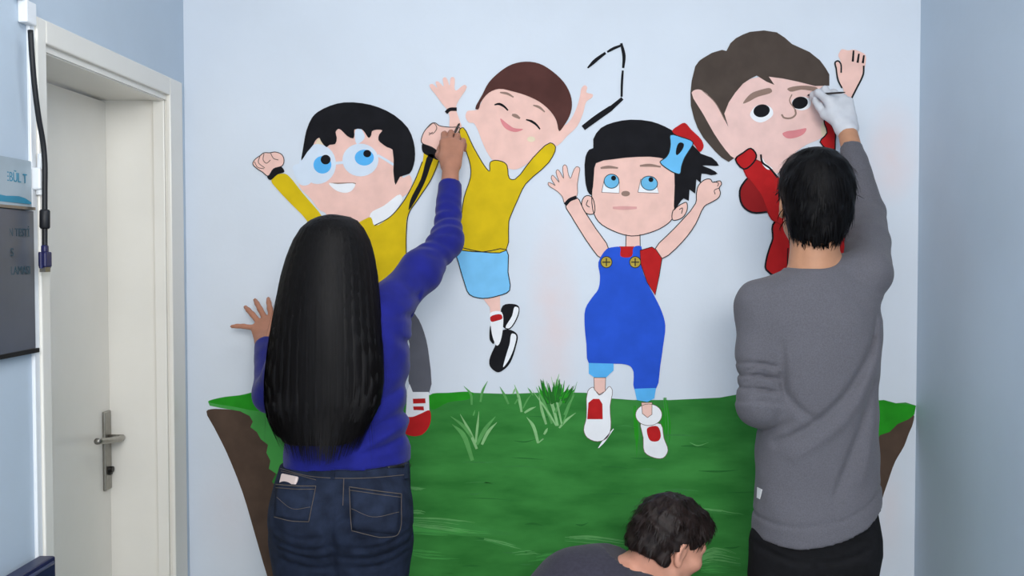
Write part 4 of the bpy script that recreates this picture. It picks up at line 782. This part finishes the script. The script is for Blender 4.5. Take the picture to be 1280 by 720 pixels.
for k_ in range(1500):
    th = RNG.uniform(-math.pi, .0) if RNG.random() < .85 else RNG.uniform(-math.pi - .5, .5); ztop = hz_[0] - .002 - .10 * RNG.random() ** 2.5; zb = hz_[-1] + .07 - .115 * RNG.random() + .03 * abs(math.cos(th)) ** 2
    e = 1.0 + RNG.uniform(-.01, .018); ph = RNG.uniform(0, 6); pts = []
    for t in np.linspace(0, 1, 18):
        z = ztop + (zb - ztop) * (1 - (1 - t) ** 1.0); zc = max(z, hz_[-3]); g = th + .035 * math.sin(ph + 5 * t) * t
        sc_ = 1 if z > hz_[-3] else 1 - .25 * (hz_[-3] - z) / .07
        pts.append(A3(I(zc, hcx) + I(zc, ha) * e * math.cos(g) * sc_, I(zc, hcy) + I(zc, hb) * e * math.sin(g), z))
    paths.append(pts); wid.append((RNG.uniform(.0008, .0022), A3(math.cos(th), math.sin(th), 0)))
for k_ in range(26):                       # flyaway strands
    th = RNG.choice([-.25, -2.9]) + RNG.normal(0, .2); z0 = RNG.uniform(hz_[9], hz_[4]); pts = []
    for t in np.linspace(0, 1, 12):
        z = z0 - .28 * t; zc = max(z, hz_[-3]); pts.append(A3(I(zc, hcx) + I(zc, ha) * (1.0 + .12 * t * t) * math.cos(th), I(zc, hcy) + I(zc, hb) * 1.02 * math.sin(th), z))
    paths.append(pts); wid.append((.0006, A3(math.cos(th), math.sin(th), 0)))
V, Fc = join_vf((v, f), ribbons(paths, wid))
tag(mesh_obj('hair', V, Fc, M_HAIRW, woman, WO, True), 'long straight black hair')
# phone in the back pocket
p_, n_ = surf(bj, 357, 606)
vz = unit(A3(0, 0, 1) - n_ * n_[2]); vx = np.cross(vz, n_); nt_ = unit(n_ - .30 * vz); ut_ = unit(vz + .30 * n_); ph = p_ - n_ * .0065
b = MB(); b.box((-.030, -.004, -.085), (.030, .004, .026), 0, .003)
bb = MB(); bb.v = [tuple(ph + q[0] * vx + q[1] * nt_ + q[2] * ut_) for q in b.v]; bb.f = b.f; bb.m = b.m
tag(bb.build('smartphone', mat('pale_pink_phone', (226, 206, 200), .35, .03, 20), None, tuple(ph)), 'pale pink phone sticking out of the left back pocket of the jeans', 'phone')
# brush held by the woman
M_BRB = mat('black_lacquered_wood', (22, 20, 20), .35, .05, 40); M_FER = mat('brush_ferrule', (70, 66, 64), .35, .05, 40, metal=.8); M_BRI = mat('dark_bristle', (20, 18, 18), .8, .1, 80)
def brush(tip, tail, label, th=.0035, wide=.004):
    tip, tail = np.asarray(tip, float), np.asarray(tail, float); d = unit(tail - tip); e = empty('paintbrush', tuple(tail)); tag(e, label, 'paintbrush')
    b = MB(); b.tube([tip + d * .035, tip + d * .06, tail - d * .02, tail], [th, th * 1.15, th * .9, th * .5], 10); b.build('handle', M_BRB, e, tail, True)
    b = MB(); b.tube([tip + d * .016, tip + d * .037], [wide, th * 1.02], 10); b.build('ferrule', M_FER, e, tail, True)
    b = MB(); b.tube([tip, tip + d * .008, tip + d * .018], [.0006, wide * .8, wide * .95], 10); b.build('bristles', M_BRI, e, tail, True)
brush(P(574.5, 154, 3.096), P(561, 180, 3.01), 'thin black paintbrush in the raised bare hand of the woman')

# ================================================================== MAN IN GREY
GO = (.645, 2.55, 0); DG = 2.55
gh_c = P(1018, 252, 2.565); gh_f, gh_u = A3(.02, .96, .16), A3(.0, -.14, 1)
gsR, geR, gwR = P(1084, 342, 2.56), P(1084, 268, 2.80), P(1058, 159, 2.965)
gsL, geL, gwL = P(950, 382, 2.56), P(948, 506, 2.51), A3(.60, 2.74, 1.20)
F = Field(); Lg, Rg = head_field(F, gh_c, gh_f, gh_u, 1.02)
F.cap(gh_c + A3(0, -.02, -.05), P(1016, 352, 2.56), .056, .064, .03)
rg = [(355, 960, 1062, 2.56, .08), (385, 946, 1085, 2.56, .1), (430, 948, 1088, 2.56, .105), (520, 956, 1086, 2.56, .1), (600, 954, 1088, 2.555, .1), (660, 952, 1090, 2.55, .1), (720, 956, 1088, 2.55, .09)]
F.loft(*sil(rg, DG), k=.03)
F.chain([P(1016, 352, 2.565), gsR, geR, gwR], [.05, .048, .036, .026], .03); F.chain([P(1016, 360, 2.565), gsL, geL, gwL], [.05, .046, .038, .028], .03)
hG = [A3(.57, 2.55, .84), A3(.72, 2.55, .84)]; kG = [A3(.56, 2.57, .48), A3(.74, 2.57, .48)]; aG = [A3(.55, 2.54, .09), A3(.75, 2.54, .09)]
legs(F, hG, kG, aG, (.07, .05, .047, .034))
for a in aG: foot_field(F, a, (0, 1, 0))
gf = P(1040, 102, 3.012) - gwR
gcurl = [(.45, .8, .5), (.5, .9, .6), (.6, 1.0, .6), (.7, 1.0, .6)]; gspr = (.34, .22, .08, -.04); gth = [(.85, .42, .5), (.95, .15, .35), (.9, .1, .3)]
hand_field(F, gwR, gf, A3(.15, -1, .3), -1, 1.04, gcurl, gspr, gth, .004, .92)
hand_field(F, gwL, A3(.75, .5, .2), A3(-.3, .1, 1), 1, 1.05, [(.6, .7, .4)] * 4, (.1, .03, -.03, -.1), [(.6, .6, .5), (.8, .3, .4), (.9, .1, .3)])
v, f = F.mesh(.0045)
man = mesh_obj('person', v, f, [M_SK2, M_EYE, M_IRS, M_LIP, M_BRW], None, GO, True, lips_eyes(v, f, Lg, 1.02, Rg))
print('MAXY man', v[:, 1].max())
tag(man, 'standing man in grey sweater and black trousers, painting with a gloved right hand', 'person')
M_SWG = mat('grey_melange_knit', (95, 94, 101), .9, .10, 320, .3, 600, sheen=.1, spec=.15)
rows = [(338, 985, 1048, 2.56, .072), (346, 966, 1062, 2.56, .084), (356, 947, 1080, 2.56, .096), (372, 936, 1096, 2.56, .105), (400, 934, 1102, 2.56, .115), (440, 938, 1100.5, 2.56, .12), (480, 944, 1096, 2.558, .118), (540, 948, 1096, 2.555, .112), (600, 945, 1098, 2.552, .112), (640, 942, 1100, 2.55, .122), (682, 942.5, 1100.5, 2.55, .128)]
F = Field(); F.loft(*sil(rows, DG), k=.03, pw=2.4)
F.chain([P(1016, 352, 2.565), gsR, gsR * .5 + geR * .5, geR, geR * .4 + gwR * .6, gwR + (geR - gwR) * .12], [.06, .061, .056, .047, .035, .0275], .04, .008)
F.chain([P(1012, 368, 2.565), gsL, gsL * .5 + geL * .5, geL, gwL], [.07, .058, .053, .049, .036], .025)
u2 = unit(gwR - geR); c2 = gwR - u2 * .07; F.cut(lambda q: np.where(np.linalg.norm(q - c2, axis=1) < .2, (q - c2) @ u2, -1))
u3 = unit(gwL - geL); c3 = gwL - u3 * .02; F.cut(lambda q: np.where(np.linalg.norm(q - c3, axis=1) < .09, (q - c3) @ u3, -1))
gz = [Zp(y, DG) for y in (667, 670, 671, 663, 648, 624)]; gx = [Xp(x, 660, DG) for x in (942, 960, 985, 1035, 1068, 1101)]
F.cut(lambda q: np.interp(q[:, 0], gx, gz) - q[:, 2])
nk = P(1015, 352, 2.56); F.p.append(('s', lambda q: np.linalg.norm((q - nk - A3(0, .01, .055)) / A3(1, 1.05, .8), axis=1) - .062, .01, None, 0))
for l, a, w_ in (([(1099, 428), (1062, 488), (1022, 528), (975, 556)], .012, .011), ([(1098, 450), (1070, 505), (1030, 545), (990, 572)], -.007, .014), ([(1098, 480), (1076, 540), (1052, 600), (1042, 622)], .010, .011), ([(1100, 520), (1088, 560), (1078, 600)], -.005, .012), ([(1104, 395), (1098, 420), (1092, 445)], .008, .01),
                 ([(979, 470), (984, 492), (1000, 512), (1018, 525)], .009, .009), ([(979, 430), (982, 470), (984, 505)], .007, .007), ([(962, 545), (975, 538), (990, 528)], .007, .008), ([(1094, 332), (1084, 327), (1075, 335)], .003, .008), ([(1095, 298), (1086, 292), (1078, 296)], .003, .007), ([(1062, 372), (1080, 380), (1096, 400)], .005, .012)):
    F.disp(fold(l, 2.45, a, w_, 2.66))
for y, dx, dy, am in ((456, 0, 3, .005), (463, 14, -2, .007), (471, 0, 4, .008), (478, 10, -3, .006), (486, 3, 5, .008), (495, 16, -2, .006), (503, 0, 3, .004)):
    F.disp(fold([(924 + dx, y + 2), (946 + dx * .5, y - 4 + dy), (976 - dx * .4, y + dy)], 2.46, am, .0045, 2.6)); F.disp(fold([(926 + dx, y + 6), (950, y + dy), (974, y + 4 + dy)], 2.46, -.003, .005, 2.6))
gzb = [q + .052 for q in gz]; F.disp(lambda q: .0035 * np.exp(-((q[:, 2] - np.interp(q[:, 0], gx, gzb)) / .005) ** 2))
F.disp(wob(.002, 34, 30, 31)); F.disp(wob(.001, 75, 60, 66, 1))
v, f = F.mesh(.0055); gs = mesh_obj('sweater', v, f, M_SWG, man, GO, True); tag(gs, 'grey knitted sweater'); bg = F.bvh(v, f)
b = MB(); patch(b, bg, [(947, 609), (953, 612), (950, 624), (946.5, 622)], 4, 4, .0015); b.build('hem_label', mat('white_cloth_label', (226, 226, 228), .7, .03, 40), gs, GO)
b = MB(); ring = []
for t in np.linspace(0, 2 * math.pi, 40): ring.append(nk + A3(.064 * math.cos(t), .01 + .062 * math.sin(t), .016 + .012 * math.sin(t)))
b.tube(ring, .0075, 8); b.build('collar', M_SWG, gs, GO, True)
M_TRB = mat('black_trouser_cloth', (17, 17, 20), .85, .2, 70, .2, 500, spec=.2)
rows = [(600, 956, 1086, 2.55, .09), (622, 952, 1091, 2.55, .094), (645, 948, 1096, 2.55, .1), (670, 945, 1100, 2.55, .108), (690, 942, 1100, 2.548, .112), (720, 940, 1094, 2.55, .1)]
F = Field(); F.loft(*sil(rows, DG), k=.03, pw=2.5); legs(F, [A3(.565, 2.55, .83), A3(.72, 2.55, .83)], kG, aG, (.076, .064, .06, .05), .02)
F.cut(lambda q: .055 - q[:, 2])
for l in ([(1090, 690), (1060, 700), (1025, 705)], [(950, 690), (985, 702), (1015, 706)], [(1095, 668), (1070, 676), (1050, 678)]): F.disp(fold(l, 2.44, .006, .007, 2.56))
F.disp(wob(.002, 50, 40, 45))
v, f = F.mesh(.0055); tag(mesh_obj('trousers', v, f, M_TRB, man, GO, True), 'black trousers')
M_BSH = mat('black_shoe', (28, 28, 30), .5, .1, 30)
for a in aG: shoe('shoe', a, (0, 1, 0), M_BSH, M_SOLE, man, GO)
# glove
M_GLV = mat('white_latex_glove', (206, 208, 214), .55, .04, 30, .15, 120)
F = Field(); hand_field(F, gwR, gf, A3(.15, -1, .3), -1, 1.04, gcurl, gspr, gth, .006, 1.24)
F.cap(gwR, gwR - u2 * .012, .0285, .030, .01); F.disp(wob(.0012, 160, 120, 140))
v, f = F.mesh(.0034); tag(mesh_obj('glove', v, f, M_GLV, man, GO, True), 'pale latex glove')
brush(P(1009, 119, 3.096), P(1056, 115.5, 2.905), 'thin black paintbrush in the white gloved hand of the man in grey', .003, .0035)
# short hair
def hair_cap(F, c, R, s, napez, fronty=.06):
    L_ = lambda x, y, z: np.asarray(c, float) + s * (R @ A3(x, y, z))
    F.ell(L_(0, -.016, .036), s * A3(.088, .106, .096), .02, R); F.ell(L_(0, -.05, -.02), s * A3(.076, .066, .085), .03, R)
    F.ell(L_(0, .05, .07), s * A3(.065, .05, .045), .03, R)
    F.p.append(('i', lambda q: (lambda X: np.maximum(napez - X[:, 2], np.maximum(np.where(X[:, 1] > -.02, (X[:, 1] + .02) * .9 - (X[:, 2] + .02), -1), .032 - np.linalg.norm(np.stack([np.abs(X[:, 0]) - .085, X[:, 1] + .004, (X[:, 2] + .012) * .85], 1), axis=1))))((q - np.asarray(c)) @ R / s), 0, None, 0))
    return L_
F = Field(); LH = hair_cap(F, gh_c, Rg, 1.03, -.085); F.disp(wob(.003, 90, 80, 85)); v, f = F.mesh(.0048)
st = short_hair(v, f, gh_c, LH(.0, -.10, .055), 2600, .042, .25, .0016, RNG, A3(0, 0, -1))
V, Fc = join_vf((v, f), st); tag(mesh_obj('hair', V, Fc, M_HAIRM, man, GO, True), 'short black hair')

# ================================================================== CROUCHING MAN
CO = (-.02, 2.52, 0)
cf, cu = unit(A3(.80, .42, -.42)), unit(A3(.42, .12, .88)); ch_c = P(836, 679, 2.62)
nb = P(806, 719, 2.63); bk1 = P(762, 741, 2.60); bk2 = P(724, 750, 2.57); pel = A3(-.14, 2.46, .40)
csR, csL = P(800, 757, 2.47), P(752, 730, 2.79)
F = Field(); Lc, Rc = head_field(F, ch_c, cf, cu, 1.0)
F.cap(ch_c + Rc @ A3(0, -.03, -.05), nb, .052, .06, .03)
F.chain([nb + A3(-.02, -.01, -.02), bk1 + A3(0, 0, -.02), bk2 + A3(0, 0, -.02), A3(-.08, 2.50, .55), pel], [.075, .095, .1, .1, .11], .04)
ceR, cwR = A3(.28, 2.62, .52), A3(.42, 2.85, .50); ceL, cwL = A3(.26, 2.86, .52), A3(.40, 2.98, .40)
F.chain([bk1, csR, ceR, cwR], [.07, .048, .036, .026], .03); F.chain([bk1, csL, ceL, cwL], [.07, .048, .036, .026], .03)
hand_field(F, cwR, A3(.5, .8, .1), A3(.6, -.5, .5), 1, 1.0, [(.5, .6, .4)] * 4, (.1, .03, -.03, -.1), [(.6, .6, .5), (.8, .3, .4), (.9, .1, .3)]); hand_field(F, cwL, A3(.8, .5, .1), A3(-.3, .3, .9), -1, 1.0, [(.4, .5, .3)] * 4, (.1, .03, -.03, -.1), [(.6, .6, .5), (.8, .3, .4), (.9, .1, .3)])
hC = [A3(-.10, 2.38, .38), A3(-.16, 2.53, .38)]; kC = [A3(.24, 2.50, .46), A3(.12, 2.80, .46)]; aC = [A3(-.02, 2.36, .09), A3(-.12, 2.66, .09)]
for h, k_, a in zip(hC, kC, aC): F.chain([h, k_], [.08, .052], .03); F.chain([k_, k_ * .6 + a * .4, a], [.05, .05, .034], .03); foot_field(F, a, (.85, .5, 0))
v, f = F.mesh(.0046)
crouch = mesh_obj('person', v, f, [M_SK3, M_EYE, M_IRS, M_LIP, M_BRW], None, CO, True, lips_eyes(v, f, Lc, 1.0, Rc))
print('MAXY crouch', v[:, 1].max())
tag(crouch, 'crouching man in charcoal top bending his head down in front of the green hill', 'person')
M_SWC = mat('charcoal_jersey', (60, 58, 69), .9, .1, 120, .25, 600, sheen=.1, spec=.15)
F = Field()
F.chain([nb + A3(-.035, -.01, -.015), bk1, bk2, A3(-.08, 2.50, .55), pel], [.078, .108, .118, .122, .13], .05)
F.chain([bk1 + A3(0, -.03, 0), csR, ceR, cwR], [.09, .064, .05, .038], .05); F.chain([bk1 + A3(0, .06, 0), csL, ceL, cwL], [.09, .064, .05, .038], .05)
F.cut(lambda q: np.where(q[:, 0] > .37, q[:, 0] - .40, -1)); F.disp(wob(.003, 40, 35, 38))
un = unit(ch_c - nb); cn = nb + un * .006; F.cut(lambda q: np.where(np.linalg.norm(q - cn, axis=1) < .14, (q - cn) @ un, -1)); F.cut(lambda q: .36 - q[:, 2])
v, f = F.mesh(.0055); tag(mesh_obj('sweater', v, f, M_SWC, crouch, CO, True), 'dark charcoal sweater')
F = Field(); F.cap(pel + A3(0, -.02, 0), A3(-.08, 2.50, .5), .135, .115, .04)
for h, k_, a in zip(hC, kC, aC): F.chain([h, k_], [.1, .07], .03); F.chain([k_, k_ * .6 + a * .4, a], [.068, .065, .05], .03)
F.cut(lambda q: .055 - q[:, 2]); F.cut(lambda q: q[:, 2] - .52)
v, f = F.mesh(.006); mesh_obj('trousers', v, f, M_JEAN, crouch, CO, True)
for a in aC: shoe('shoe', a, (.85, .5, 0), M_BSH, M_SOLE, crouch, CO)
F = Field(); LH = hair_cap(F, ch_c, Rc, .95, -.05); F.disp(wob(.007, 85, 80, 90)); F.disp(wob(.003, 170, 150, 160, 1)); v, f = F.mesh(.0046)
st = short_hair(v, f, ch_c, LH(.0, -.09, .07), 2400, .03, .45, .0015, RNG, -cu * .6, lambda p: (lambda X: not (X[2] < -.025 or (abs(X[0]) > .05 and X[2] < .035 and X[1] > -.04)))((p - ch_c) @ Rc))
V, Fc = join_vf((v, f), st); tag(mesh_obj('hair', V, Fc, M_HAIRC, crouch, CO, True), 'short tousled dark brown hair')
# ================================================================== LIGHT, CAMERA, WORLD
def area(name, loc, target, sx, sy, power, col=(1, 1, 1)):
    l = bpy.data.lights.new(name, 'AREA'); l.shape = 'RECTANGLE'; l.size = sx; l.size_y = sy; l.energy = power; l.color = col
    o = bpy.data.objects.new(name, l); COL.objects.link(o); o.location = loc
    o.rotation_euler = (Vector(target) - Vector(loc)).to_track_quat('-Z', 'Y').to_euler(); return o
area('corridor_light', (0.25, -1.3, 2.2), (0, 3.1, 1.4), 1.2, .7, 72, (1, .985, .96))
area('ceiling_light', (0, 1.4, 2.72), (0, 1.4, 0), .9, .9, 14, (1, .99, .97))
w = bpy.data.worlds.new('world'); SC.world = w; w.use_nodes = True
w.node_tree.nodes['Background'].inputs[0].default_value = (.86, .92, 1, 1); w.node_tree.nodes['Background'].inputs[1].default_value = 1.0
cam = bpy.data.cameras.new('camera'); cam.sensor_width = 36; cam.lens = F_PX / 1280 * 36; cam.shift_x = -(CX_PX - 640) / 1280; cam.clip_start = .02
co = bpy.data.objects.new('camera', cam); COL.objects.link(co); co.location = (0, 0, CAM_H); co.rotation_euler = (math.pi / 2 - PITCH, 0, 0); SC.camera = co
SC.view_settings.view_transform = 'Standard'; SC.view_settings.look = 'None'; SC.view_settings.exposure = 0
